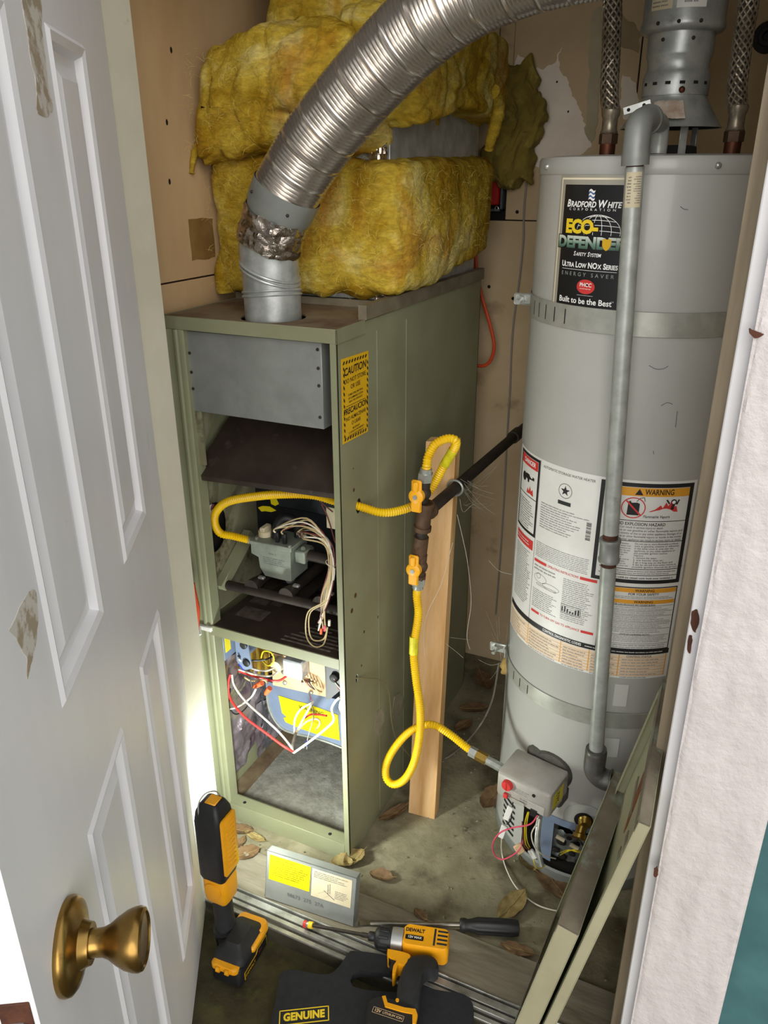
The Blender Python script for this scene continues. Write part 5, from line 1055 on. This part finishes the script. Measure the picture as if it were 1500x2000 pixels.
cord('orange_cord', [P(374, 1140, 1, -.05), P(379, 1165, 1, -.052), P(384, 1190, 1, -.052), P(383, 1225, 1, -.05), P(380, 1260, 1, -.045)], .0075, m_worange, 'orange cord in the gap between the left jamb and the furnace')
cord('wall_cable', [P(a, b, 1, .992) for a, b in ((1047, 250), (1038, 300), (1029, 350), (1023, 420), (1022, 470), (1014, 550), (1004, 620), (999, 680), (996, 760), (990, 860), (984, 980), (976, 1100), (968, 1200))], .0026, m_wgrey, 'thin grey cable stapled down the back wall between furnace and water heater', 'cable')
cord('thermostat_wire', [Vector((-.004, .056, .507)), P(715, 1325, 0, .012), P(740, 1328, 0, .022), P(757, 1345, 0, .03), P(762, 1375, 0, .028), P(765, 1410, 0, .03), P(775, 1445, 0, .04), P(800, 1475, 0, .05), P(815, 1490, 0, .055)], .0018, mat('wire_olive', '6e6848', .6), 'thin wire coming out of a small hole low in the furnace side', 'wire')
cord('floor_cable', [P(974, 1295, 1, .45), P(969, 1330, 1, .46), P(962, 1365, 1, .47), P(950, 1395, 1, .48), P(935, 1420, 1, .45), P(912, 1448, 2, .012), P(885, 1472, 2, .008), P(868, 1482, 2, .006)], .0026, m_wgrey, 'grey cable trailing from behind the water heater onto the dark floor', 'cable')
bt = thing('pipe_boot', P(1497, 75, 1, .985), 'black round pipe boot on back wall at upper right', 'pipe boot'); c_ = P(1500, 72, 1, .99)
k = MB(); k.lathe([(.034, 0), (.032, .008), (.022, .012), (.020, .022), (.012, .022), (.010, .004), (.001, .004)], FRONT(c_.x, c_.y+.006, c_.z), 24); k.build('flange', m_rubber, bt)
cw = MB(); rc = random.Random(9)
def strand(pts, r=.0004): cw.tube(cr(pts, 6), r, 3, caps=False)
strand([P(898, 975, 1, .3), P(905, 1000, 1, .32), P(925, 985, 1, .35), P(952, 985, 1, .4)]); strand([P(893, 1005, 1, .3), P(910, 1080, 1, .32), P(917, 1130, 1, .34), P(920, 1180, 1, .34), P(912, 1240, 1, .32), P(918, 1268, 1, .34)], .0007)
strand([P(955, 1095, 1, .35), P(975, 1115, 1, .3), P(1000, 1122, 1, .25)], .0007); strand([P(868, 1255, 1, .24), P(890, 1272, 1, .28), P(905, 1285, 1, .3)]); strand([P(880, 1245, 1, .24), P(920, 1250, 1, .35)])
strand([P(884, 1060, 1, .25), P(862, 1140, 1, .22), P(838, 1190, 1, .2), P(828, 1230, 1, .2), P(829, 1280, 1, .19)], .0006)
for i in range(16):
    a = P(900+rc.uniform(-5, 15), 950+rc.uniform(-15, 40), 1, .32); b = P(rc.uniform(930, 990), rc.uniform(890, 1010), 1, rc.uniform(.35, .6)); strand([a, (a+b)/2+Vector((0, 0, -.015*rc.random())), b], .00022)
for i in range(10):
    a = P(985+rc.uniform(-8, 8), 1290, 1, .34); b = P(rc.uniform(930, 1000), rc.uniform(1180, 1420), 1, rc.uniform(.25, .4)); strand([a, (a+b)/2+Vector((0, 0, -.02*rc.random())), b], .00022)
cw.build('cobweb', m_web, None, 'dusty cobwebs between the gas pipe, post and water heater', 'cobweb', kind='stuff')

# ================================================================== leaning furnace doors
def panel(nb, nt, ft, fb, depth, lab, slot=False):
    """sheet-metal door pan: nb/nt near bottom/top corners, ft/fb far ones; the rim folds toward the left"""
    nb, nt, ft, fb = map(Vector, (nb, nt, ft, fb)); t_ = thing('furnace_door', nb, lab, 'door panel')
    Y = (nt-nb); h = Y.length; X = ((fb-nb)+(ft-nt))/2; w = X.length; M_ = frame(nb, X, Y)      # z axis = X x Y
    if (M_.to_3x3() @ Vector((0, 0, 1))).x > 0: sgn = -1
    else: sgn = 1
    d = depth*sgn; e = .0015*sgn
    MB().box((0, 0, min(0, e)), (w, h, max(0, e)), 0, M_).build('sheet', m_panin, t_)
    def rail(x0, y0, x1, y1, m_, nm, **kk): MB().box((x0, y0, min(0, d)), (x1, y1, max(0, d)), .0008, M_).build(nm, m_, t_, **kk)
    rail(0, 0, .0025, h, m_pan, 'side_flange'); rail(w-.0025, 0, w, h, m_panin, 'side_flange'); rail(0, h-.0025, w, h, m_panedge, 'top_flange'); rail(0, 0, w, .0025, m_panedge, 'bottom_flange')
    for (x0, y0, x1, y1, m_) in ((0, h-.022, w, h, m_panedge), (0, 0, w, .03, m_panedge)): MB().box((x0, y0, min(d, d-e)), (x1, y1, max(d, d-e)), 0, M_).build('return_lip', m_, t_)
    for (x0, x1) in ((0, .014), (w-.014, w)): MB().box((x0, .0, min(d, d-e)), (x1, h, max(d, d-e)), 0, M_).build('return_lip', m_panin, t_)
    if slot:
        for (x0, x1, y0, y1) in ((.05, .13, h-.17, h-.155), (.05, .13, h-.21, h-.195), (.17, .26, h-.17, h-.155)): MB().box((x0, y0, min(0, e*2.2)), (x1, y1, max(0, e*2.2)), 0, M_).build('louver', m_panedge, t_)
        k = MB(); poly = [(.20, h-.05), (.225, h-.03), (.235, h-.06), (.228, h-.12), (.20, h-.17), (.165, h-.20), (.16, h-.18), (.185, h-.12)]; k.prism([(x+.004*noise.noise((x*90, y*90, 1)), y) for x, y in poly], e*1.8, M_, h0=e*1.0); k.build('rust_patch', mat('orange_rust', '8a5426', .8, c2='5a2e14', sc1=50, bump=.4, bsc=90), t_)
    return t_
panel((.540, -.334, -.022), (.683, -.334, .728), (.672, .012, .728), (.525, .012, .012), .018, 'larger cream-green furnace door leaning against the white door casing', True)
panel((.516, -.330, -.022), (.606, -.330, .452), (.624, .058, .452), (.536, .058, .004), .036, 'smaller dirty furnace door leaning in front of larger furnace door')

# ================================================================== metal cover plate with stickers
cp = thing('cover_plate', (-.02, -.18, .012), 'grey metal cover plate with a yellow sticker standing on the sill', 'cover plate')
BL, BR = P(517, 1752, 2, .012), P(690, 1810, 2, .012); TL = P(519, 1646, 1, BL.y+.030); TR = P(692, 1724, 1, BR.y+.030)
Mc_ = frame(BL, BR-BL, TL-BL); wv, hv = (BR-BL).length, ((TL-BL).length+(TR-BR).length)/2
k = MB(); k.box((0, 0, -.0015), (wv, hv, 0), 0, Mc_); k.box((0, hv-.0015, -.022), (wv, hv, 0), 0, Mc_); k.box((0, 0, -.022), (.0015, hv, 0), 0, Mc_); k.box((wv-.0015, 0, -.022), (wv, hv, 0), 0, Mc_); k.build('plate', m_galvbox, cp)
k = MB(); k.box((.008, hv*.42, .0002), (wv*.50, hv*.94, .0006), 0, Mc_); k = k.build('yellow_sticker', m_syel, cp)
p_ = MB(); fq = plane_fn(Mc_, .0012); p_.text('WARNING', wv*.26, hv*.88, .007, fq, offset=.01); p_.micro(.016, wv*.48, hv*.83, hv*.52, 7, fq, jit=.3); p_.build('lettering', mat('sticker_ink', '6e6410', .6), k, smooth=0)
k = MB(); k.box((wv*.52, hv*.36, .0002), (wv*.955, hv*.93, .0006), 0, Mc_); k = k.build('paper_sticker', m_cream, cp)
p_ = MB(); p_.micro(wv*.54, wv*.94, hv*.90, hv*.76, 4, fq, jit=.4)
for (a, b, c, d) in ((.60, .45, .72, .60), (.72, .48, .66, .40), (.66, .55, .78, .42), (.70, .70, .705, .50), (.72, .72, .725, .52)):
    v = [Vector((wv*a, hv*b, .0012)), Vector((wv*c, hv*d, .0012))]; o_ = Vector((.0005, .0005, 0)); p_.add([Mc_ @ (v[0]-o_), Mc_ @ (v[1]-o_), Mc_ @ (v[1]+o_), Mc_ @ (v[0]+o_)], [(0, 1, 2, 3)])
p_.micro(wv*.78, wv*.93, hv*.62, hv*.45, 5, fq, jit=.4); p_.build('lettering', m_inkg, k, smooth=0)
p_ = MB(); p_.text('98673  275  27A', wv*.46, hv*.22, .013, fq, space=1.05); p_.build('stamp', m_inkg, cp, smooth=0)

# ================================================================== work light
GZ = -.030
wlt = thing('work_light', (-.105, -.325, GZ), 'yellow and black cordless work light standing on the ground by the left jamb', 'work light')
yaw = math.radians(4); Mb = Matrix.Translation((-.106, -.322, GZ)) @ Matrix.Rotation(yaw, 4, 'Z')
def slab(mb, poly, layers, M_):
    """stack of scaled outlines: layers = (z, scale)"""
    n = len(poly); cx = sum(p[0] for p in poly)/n; cy = sum(p[1] for p in poly)/n; vs = [(cx+(x-cx)*s, cy+(y-cy)*s, z) for z, s in layers for x, y in poly]; m = len(layers)
    fs = [tuple(range(n))[::-1], tuple((m-1)*n+i for i in range(n))]+[(r*n+i, r*n+(i+1) % n, (r+1)*n+(i+1) % n, (r+1)*n+i) for r in range(m-1) for i in range(n)]; return mb.add(vs, fs, M_)
def rrect(x0, x1, y0, y1, r, n=5):
    out = []
    for cx, cy, a in ((x1-r, y1-r, 0), (x0+r, y1-r, 90), (x0+r, y0+r, 180), (x1-r, y0+r, 270)):
        for i in range(n+1): t = math.radians(a+90*i/n); out.append((cx+r*math.cos(t), cy+r*math.sin(t)))
    return out
bt_ = MB(); slab(bt_, rrect(-.037, .037, -.062, .062, .012), [(0, .94), (.004, 1), (.045, 1), (.050, .96)], Mb); bt_ = bt_.build('battery', m_black, wlt)
k = MB(); k.prism([(-.045, .008), (.050, .008), (.050, .036), (.012, .036), (.004, .028), (-.045, .028)], .0008, Mb @ frame((.0372, 0, 0), (0, 1, 0), (0, 0, 1))); k = k.build('badge', m_sign, bt_)
k2 = MB(); k2.prism([(-.043, .0095), (.048, .0095), (.048, .0345), (.013, .0345), (.005, .0265), (-.043, .0265)], .0014, Mb @ frame((.0372, 0, 0), (0, 1, 0), (0, 0, 1))); k2.build('badge_field', m_lblack, k)
k2 = MB(); fb_ = plane_fn(Mb @ frame((.0372, 0, 0), (0, 1, 0), (0, 0, 1)), .0019); k2.text('DEWALT', -.022, .018, .010, fb_, offset=.02); k2.build('lettering', m_sign, k, smooth=0)
k2 = MB(); k2.text('20V', .020, .024, .010, fb_, offset=.02); k2.build('lettering', m_wmar, k, smooth=0)
k = MB(); slab(k, rrect(-.037, .037, -.055, .060, .015), [(.048, 1), (.058, .99), (.066, .86), (.072, .60), (.082, .48)], Mb); k.build('foot', m_rubber, wlt)
k = MB(); slab(k, rrect(-.034, .040, .030, .066, .012), [(.046, 1), (.060, 1), (.066, .9)], Mb); k.box((.028, -.01, .046), (.042, .05, .062), .004, Mb); k.build('foot_trim', m_tool, wlt)
k = MB(); slab(k, rrect(-.032, .032, -.068, -.045, .010), [(.044, 1), (.054, 1), (.058, .8)], Mb); k.cyl(Mb @ Vector((.008, -.070, .050)), Mb @ Vector((.016, -.070, .050)), .006, 10); k.cyl(Mb @ Vector((-.014, -.070, .050)), Mb @ Vector((-.006, -.070, .050)), .006, 10); k.build('release_tab', m_tool, wlt)
hA = P(446, 1850, 1, -.315); hB = P(434, 1755, 1, -.312); hC = P(430, 1712, 1, -.31); hD = P(432, 1575, 1, -.305)
MB().tube([Vector((hA.x, hA.y, .045)), hA, hB, hB+(hB-hA)*.25], [.028, .0225, .0215, .023], 20).build('grip', m_rubber, wlt)
axh = (hD-hC).normalized(); Mh = frame(hB.lerp(hC, .35), Vector((.99, .04, 0)), axh)       # x = toward viewer-right, y = up the head
Mhh = Mh @ Matrix.Rotation(-math.pi/2, 4, 'X')   # slab axis along the head
hl = (hD-hB.lerp(hC, .35)).length
k = MB(); slab(k, rrect(-.030, .030, -.028, .028, .014), [(-.022, .62), (-.008, .92), (.010, 1.0), (.052, 1.0), (.058, .92)], Mhh); k = k.build('swivel_neck', m_tool, wlt)
MB().lathe([(.020, .0), (.020, .003), (.017, .004), (.001, .004)], Mh @ Matrix.Translation((.0, .028, .028)), 24).build('neck_boss', m_tool, k)
for i in range(3): MB().box((-.018, .014+.012*i, .027), (.010, .018+.012*i, .030), .001, Mh).build('neck_rib', m_handle, k)
hd_ = MB(); slab(hd_, rrect(-.034, .030, -.030, .030, .012), [(.052, .90), (.062, 1), (hl-.035, 1.02), (hl-.012, .92), (hl+.004, .70), (hl+.010, .5)], Mhh); hd_ = hd_.build('lamp_head', m_black, wlt)
# ribbed yellow bezel on the side of the head and the led window beside it
Xh = (Mh.to_3x3() @ Vector((1, 0, 0))).normalized(); Zh = (Mh.to_3x3() @ Vector((0, 0, 1))).normalized()
k = MB(); slab(k, rrect(.072, hl-.020, -.026, .024, .008), [(0, 1), (.004, 1), (.005, .97)], Mh @ frame((.0295, 0, 0), (0, 1, 0), (0, 0, 1)) @ Matrix.Identity(4)); k = k.build('lamp_bezel', m_tool, hd_)
for i in range(11): y = .086+(hl-.125)*i/10; MB().box((.0335, y, -.016), (.0358, y+.004, .012), .0005, Mh).build('bezel_rib', m_handle, k)
k = MB(); slab(k, rrect(-.020, .024, .078, hl-.048, .006), [(0, 1), (.007, 1), (.008, .97)], Mh @ Matrix.Translation((0, 0, -.0295)) @ Matrix.Scale(-1, 4, (0, 0, 1))); k.build('led_window', m_led, hd_)
k = MB(); k.box((-.012, hl+.006, -.014), (.014, hl+.012, .014), .002, Mh); k.build('top_vent', m_tool, hd_)
MB().tube(cr([Mh @ Vector(q) for q in ((-.016, hl-.030, .028), (-.020, hl+.008, .022), (-.014, hl+.024, .004), (0, hl+.022, -.012), (.006, hl+.006, -.018))], 6), .0016, 8).build('hook', m_zinc, wlt)
ld = bpy.data.lights.new('led_light', 'AREA'); ld.shape = 'RECTANGLE'; ld.size = .05; ld.size_y = .10; ld.energy = TORCH_W; ld.color = (.93, 1., .93)
lo = bpy.data.objects.new('led_light', ld); C.objects.link(lo); cL = Mh @ Vector((.003, (.078+hl-.048)/2, -.040)); ld.spread = math.radians(175)
LDIR = (-Zh)
lo.matrix_world = frame(cL, LDIR.cross(Vector((0, 0, 1))) if False else Vector((0, 0, 1)).cross(-LDIR), (0, 0, 1)); 
# ================================================================== kneeling pad
def fpx(px, py, z): v = P(px, py, 2, z); return (v.x, v.y)
kp = thing('kneeling_pad', (.2, -.36, GZ+.004), 'black foam kneeling pad with a hand slot and yellow stencil on the ground', 'pad')
PB = .13
def pz(y): return .020+PB*(y+.235)
def PQ(px, py, o=0.):
    d = FW + RT*((px-750)/F) + UP*((1000-py)/F); t = (.020+o+PB*(CAM.y+.235)-CAM.z)/(d.z-PB*d.y); return CAM+d*t
out = [tuple(PQ(*q)[:2]) for q in ((480, 2130), (515, 2040), (534, 1975), (545, 1912), (551, 1899), (570, 1893), (620, 1902), (646, 1901), (664, 1885), (680, 1862), (692, 1857), (745, 1864), (790, 1880), (812, 1912), (830, 1927), (870, 1936), (903, 1941), (918, 1952), (925, 1970), (925, 2010), (925, 2080), (915, 2140), (700, 2190))]
slot_ = [tuple(PQ(*q)[:2]) for q in ((684, 1915), (690, 1902), (705, 1896), (740, 1899), (770, 1903), (788, 1912), (790, 1928), (778, 1938), (740, 1936), (705, 1932), (688, 1926))]
def with_hole(o_, h_):
    k = min(range(len(o_)), key=lambda i: (o_[i][0]-h_[0][0])**2+(o_[i][1]-h_[0][1])**2)
    area = lambda p: sum(p[i][0]*p[(i+1) % len(p)][1]-p[(i+1) % len(p)][0]*p[i][1] for i in range(len(p)))
    if area(o_)*area(h_) > 0: h_ = [h_[0]]+h_[1:][::-1]
    return o_[:k+1]+h_+[h_[0]]+o_[k:]
pm = MB().prism(with_hole([(v.x, v.y) for v in cr([Vector((*q, 0)) for q in out], 4)], slot_), 1, Matrix.Identity(4), h0=0)
for v in pm.v: v.z = pz(v.y)-.018*(1-v.z)
pm.build('pad', m_foam, kp)
O_ = PQ(594, 1984); X_ = PQ(640, 1979)-PQ(548, 1989); Mt = frame(O_, X_, Vector((0, -PB, 1)).normalized().cross(X_)); wl0 = X_.length; fq = plane_fn(Mt, .0006)
k = MB(); k.text('GENUINE', 0, .0, wl0*.215, fq, fit=(-wl0*.44, wl0*.44), offset=.05, space=1.04)
hw, hh, e = wl0*.53, wl0*.155, wl0*.022
for (a, b, c, d) in ((-hw, hw, hh-e, hh), (-hw, hw, -hh, -hh+e), (-hw, -hw+e, -hh, hh), (hw-e, hw, -hh, hh)): k.add([fq(a, c), fq(b, c), fq(b, d), fq(a, d)], [(0, 1, 2, 3)])
k.add([fq(-hw*.75, -hh*1.55), fq(hw*.9, -hh*1.5), fq(hw*1.1, -hh*3), fq(-hw*.9, -hh*3)], [(0, 1, 2, 3)])
k.build('stencil', m_pyel, kp, smooth=0)
# ================================================================== impact driver lying on its side
zd = .045
tip, bck = P(720, 1828, 2, zd), P(877, 1852, 2, zd); Xd = (bck-tip); Ld = Xd.length; Md = frame(tip, Xd, Vector((0, 0, 1)).cross(Xd)); Mi = Md.inverted()
def sm_(pts, n=4): return [(v.x, v.y) for v in cr([Vector((*q, 0)) for q in pts+[pts[0]]], n)[:-1]]
idr = thing('impact_driver', (tip+bck)/2, 'yellow and black cordless impact driver lying on its side over the sill', 'impact driver')
def dl(px, py, z=zd+.02): v = Mi @ P(px, py, 2, z); return (v.x, v.y)
Mx = Md @ Matrix.Rotation(math.pi/2, 4, 'Y')    # lathe axis along the tool
k = MB(); k.lathe([(.002, 0), (.0085, 0), (.010, .002), (.010, .014), (.0085, .017), (.002, .017)], Mx, 24); k.build('chuck_collar', m_black, idr)
k = MB(); k.lathe([(.010, .013), (.018, .016), (.022, .020), (.0235, .030), (.0245, .046), (.0245, .052), (.01, .052)], Mx, 32); k = k.build('nose', m_black, idr)
for i in range(10): a = 2*math.pi*i/10; MB().box((.024, -.003, .0225), (.046, .003, .0255), .001, Md @ Matrix.Rotation(a, 4, 'X')).build('nose_rib', m_black, k)
k = MB(); k.lathe([(.02, .051), (.0255, .052), (.026, .060), (.026, .076), (.02, .078)], Mx, 32); k.build('gear_case', mat('cast_gear_case', 'a9aaa8', .4, .6), idr)
k = MB(); hb_ = rrect(.076, Ld, -.026, .026, .010); slab(k, hb_, [(-.024, .93), (-.018, 1), (.020, 1), (.0255, .93)], Md); k = k.build('housing', m_tool, idr)
for i in range(4): MB().box((Ld-.026, -.016+.010*i, .0235), (Ld-.004, -.011+.010*i, .0262), .0008, Md).build('vent_slot', m_black, k)
k2 = MB(); k2.box((Ld-.034, -.020, .023), (Ld-.029, .022, .0262), .001, Md); k2.build('grip_strip', m_rubber, k)
fd_ = plane_fn(Md, .0259); k2 = MB(); k2.text('DEWALT', .102, .010, .0120, fd_, fit=(.081, .122), offset=.04); k2.build('lettering', m_ink, k, smooth=0)
k2 = MB(); slab(k2, rrect(.082, .121, -.013, -.002, .002), [(.0255, 1), (.0264, 1)], Md); k2.build('name_plate', m_lblack, k)
k2 = MB(); k2.text('12V MAX', .102, -.0075, .0075, plane_fn(Md, .0268), offset=.02); k2.build('lettering', m_pw, k, smooth=0)
hp2 = [dl(*q) for q in ((795, 1868), (812, 1862), (838, 1862), (853, 1872), (856, 1890), (840, 1888), (826, 1900), (822, 1930), (815, 1968), (790, 1968), (778, 1955), (776, 1925), (784, 1895))]
k = MB(); slab(k, sm_(hp2), [(-.020, .86), (-.014, 1), (.014, 1), (.020, .86)], Md); k.build('grip', m_rubber, idr)
k = MB(); slab(k, sm_([dl(*q) for q in ((757, 1851), (790, 1858), (803, 1866), (790, 1884), (778, 1882), (772, 1900), (766, 1902), (768, 1886), (775, 1874), (762, 1868), (756, 1862))], 3), [(-.018, .95), (.016, 1), (.019, .94)], Md); k.build('trigger_guard', m_tool, idr)
k = MB(); slab(k, [dl(*q) for q in ((758, 1864), (772, 1866), (775, 1876), (766, 1886), (764, 1894), (760, 1884), (764, 1875))], [(-.010, 1), (.013, 1)], Md); k.build('trigger', m_black, idr)
k = MB(); slab(k, sm_([dl(*q) for q in ((716, 1960), (728, 1950), (750, 1948), (808, 1968), (816, 1985), (812, 2010), (790, 2022), (722, 2004), (713, 1988))]), [(-.030, .94), (-.024, 1), (.016, 1), (.024, .93)], Md); k = k.build('battery', m_black, idr)
k2 = MB(); slab(k2, [dl(*q) for q in ((746, 1949), (752, 1948), (756, 1962), (790, 1972), (812, 1975), (816, 1986), (812, 2006), (806, 2004), (806, 1984), (785, 1980), (752, 1970))], [(.010, 1), (.0255, 1), (.027, .97)], Md); k2.build('battery_trim', m_tool, k)
A_, B_ = dl(728, 1970, zd+.026), dl(788, 1990, zd+.026); ang = math.atan2(B_[1]-A_[1], B_[0]-A_[0]); Mt2 = Md @ Matrix.Translation(((A_[0]+B_[0])/2, (A_[1]+B_[1])/2, .0245)) @ Matrix.Rotation(ang, 4, 'Z'); lw = math.hypot(B_[0]-A_[0], B_[1]-A_[1])
k2 = MB(); f_ = plane_fn(Mt2, .0004)
for (a, b, c, d) in ((-lw/2, lw/2, .0052, .006), (-lw/2, lw/2, -.006, -.0052), (-lw/2, -lw/2+.0008, -.006, .006), (lw/2-.0008, lw/2, -.006, .006)): k2.add([f_(a, c), f_(b, c), f_(b, d), f_(a, d)], [(0, 1, 2, 3)])
k2.text('12V', -lw*.34, 0, .0085, f_, offset=.03); k2.text('LITHIUM ION', lw*.14, 0, .0068, f_, offset=.015); k2.build('lettering', m_ppink, k, smooth=0)
MB().lathe([(.0035, .0255), (.0035, .028), (.001, .028)], Md @ Matrix.Translation((*dl(776, 1958), 0)), 12).build('release_button', m_tool, k)
bt2 = MB(); a_ = Md @ Vector((.0, 0, 0)); b_ = P(608, 1807, 2, .024); bt2.tube([a_, a_.lerp(b_, .12), a_.lerp(b_, .13), b_], [.0052, .0052, .0040, .0040], 8); bt2.build('extension_bit', m_iron, idr)
dN = (b_-a_).normalized(); k = MB(); k.tube([b_-dN*.004, b_+dN*.006], .0075, 14); k.build('yellow_band', m_pyel, idr); k = MB(); k.tube([b_+dN*.006, b_+dN*.011], .0065, 14); k.build('steel_band', m_zinc, idr); k = MB(); k.tube([b_+dN*.011, b_+dN*.018], .0080, 12); k.build('red_band', m_pred, idr)
# ================================================================== screwdriver
sdv = thing('screwdriver', P(905, 1806, 2, .02), 'large flat screwdriver with a black ribbed handle lying on the floor', 'screwdriver')
zs = .020; h0, h1, t0 = P(898, 1806, 2, zs), P(1014, 1813, 2, zs), P(700, 1803, 2, .012); ds = (h1-h0).normalized(); Lh = (h1-h0).length
M_ = frame(h0, ds, Vector((0, 0, 1)).cross(ds)) @ Matrix.Rotation(math.pi/2, 4, 'Y')
def flut(mb, prof, n=48, lobes=8, amp=.0014):
    vs = []; fs = []
    for (r, z, a) in prof:
        for j in range(n): t = 2*math.pi*j/n; rr = r-a*amp*(1+math.cos(lobes*t))*.9; vs.append((rr*math.cos(t), rr*math.sin(t), z))
    m = len(prof)
    for i in range(m-1):
        for j in range(n): fs.append((i*n+j, i*n+(j+1) % n, (i+1)*n+(j+1) % n, (i+1)*n+j))
    fs += [tuple(range(n))[::-1], tuple((m-1)*n+j for j in range(n))]; return mb.add(vs, fs, M_)
flut(MB(), [(.012, 0, 0), (.0145, .003, 0), (.0145, .012, 0), (.0125, .018, 0), (.0150, .028, .3), (.0190, .040, 1), (.0195, Lh-.03, 1), (.0185, Lh-.012, .5), (.0165, Lh-.002, 0), (.010, Lh, 0)]).build('handle', m_black, sdv)
k = MB(); e0 = h0+(t0-h0)*.88; k.tube([h0, e0], .0056, 14); dt = (t0-h0).normalized(); wv_ = Vector((0, 0, 1)).cross(dt)
k.add([e0+wv_*.004+Vector((0, 0, .003)), e0-wv_*.004+Vector((0, 0, .003)), e0-wv_*.004-Vector((0, 0, .003)), e0+wv_*.004-Vector((0, 0, .003)), t0+wv_*.0065+Vector((0, 0, .0008)), t0-wv_*.0065+Vector((0, 0, .0008)), t0-wv_*.0065-Vector((0, 0, .0008)), t0+wv_*.0065-Vector((0, 0, .0008))], [(0, 1, 5, 4), (1, 2, 6, 5), (2, 3, 7, 6), (3, 0, 4, 7), (4, 5, 6, 7)]); k.build('blade', mat('tool_steel', '8a857a', .35, .85, c2='6a655a', sc1=30), sdv)
# ================================================================== dry leaves and debris
def leaf(px, py, size, rot, curl, m_, lab, seed, z=.006, asp=.5):
    c = P(px, py, 2, z); ca_, sa_ = math.cos(rot), math.sin(rot)
    def f(u, v):
        x = (u-.5)*2; y = (v-.5)*2; wd = asp*max(0, 1-abs(x)**2.2)**.8*(1+.18*noise.noise((x*5, seed, y))); X = x*size; Y = y*wd*size
        Z = curl*size*(x*x*.6+(y*wd)**2*2.2)+.004*noise.noise((x*3, y*3, seed))+.002
        return Vector((c.x+X*ca_-Y*sa_, c.y+X*sa_+Y*ca_, c.z+max(Z, -.002)))
    mb = MB(); mb.grid(f, 14, 8); b = len(mb.v); n = b; mb.v += [v+Vector((0, 0, -.0006)) for v in mb.v[:n]]; mb.f += [tuple(i+n for i in q)[::-1] for q in list(mb.f)]
    o = mb.build('dry_leaf', m_, None, lab, 'leaf', group='dry leaves on the floor', norm=False)
    k = MB(); k.tube([f(i/10, .5)+Vector((0, 0, .0006)) for i in range(11)]+[f(1, .5)+Vector((ca_, sa_, .3))*size*.25], .0006, 4); k.build('midrib', m_leaf2, o)
leaf(470, 1623, .034, .3, .25, m_leaf, 'curled brown leaf right behind the work light', 1); leaf(498, 1635, .034, -.1, .15, m_leaf2, 'pale narrow leaf beside the furnace base rail', 2, asp=.32)
leaf(484, 1668, .032, .9, .2, m_leaf, 'broad brown leaf between work light and metal cover plate', 3, asp=.7); leaf(470, 1648, .022, 1.6, .4, m_leaf, 'small curled leaf tucked behind the work light head', 4)
leaf(668, 1690, .028, .4, .6, m_leaf2, 'crumpled leaf behind the cover plate corner', 5, asp=.7); leaf(692, 1683, .034, 1.2, .7, m_leaf2, 'large crumpled pale leaf at the furnace corner', 6, asp=.6)
leaf(745, 1715, .030, .2, .5, m_leaf, 'brown leaf lying on the concrete right of the furnace corner', 7, asp=.6); leaf(1000, 1770, .055, 1.25, .25, m_leaf2, 'upright tan leaf behind the screwdriver handle', 8, asp=.45)
leaf(1075, 1715, .075, -.75, .12, m_leaf, 'large brown leaf below the water heater wires', 9, asp=.45); leaf(1030, 1690, .030, -.6, .5, m_leaf2, 'small curled leaf against the water heater base', 10, asp=.6)
leaf(822, 1790, .022, -.4, .4, m_leaf, 'small rolled leaf on the sill board above the screwdriver shaft', 11); leaf(960, 1560, .055, 1.45, .3, m_leaf, 'dark leaf standing by the left side of the water heater', 12, asp=.5)
leaf(770, 1590, .055, 1.1, .35, m_leaf, 'long brown leaf between the furnace side and the post foot', 13, asp=.3); leaf(925, 1385, .05, .5, .2, m_leaf, 'brown leaf on the dark floor behind the post', 14); leaf(945, 1330, .06, 2.2, .2, m_leaf, 'leaf in the far dark corner under the lower strap', 15); leaf(905, 1420, .04, 1.2, .3, m_leaf, 'leaf on the floor beside the grey floor cable', 16)
leaf(1010, 1855, .040, .1, .1, m_leaf, 'reddish leaf flattened under the screwdriver handle', 17, asp=.4)
db = MB(); rd = random.Random(4)
for i in range(900):
    x, y = rd.uniform(-.38, .66), rd.uniform(-.07, .9)
    if x < .02 and y > -.01: continue
    if (x-HXc)**2+(y-HYc)**2 < (HR+.01)**2: continue
    s_ = rd.choice((.0012, .0016, .002, .003, .0045)); t = rd.random()*6.3
    v = [Vector((x+s_*math.cos(t+2.1*j)*rd.uniform(.6, 1.2), y+s_*math.sin(t+2.1*j)*rd.uniform(.6, 1.2), .002)) for j in range(3)]+[Vector((x, y, .002+s_*rd.uniform(.6, 1.1)))]
    db.add(v, [(0, 1, 2), (0, 1, 3), (1, 2, 3), (2, 0, 3)])
db.build('floor_grit', mat('floor_grit', '9a917c', .9, c2='4c4230', sc1=90), None, 'small grit and debris scattered over the closet floor', 'debris', kind='stuff', smooth=0)

for o in list(C.objects):
    if o.parent is None and 'group' not in o:
        g = {'insulation': 'fibreglass pieces around the plenum', 'door panel': 'furnace doors leaning at the right jamb', 'strap': 'straps around the water heater'}.get(o.get('category'))
        if o.name.startswith('gas_hose'): g = 'yellow gas hoses'
        if g: o['group'] = g
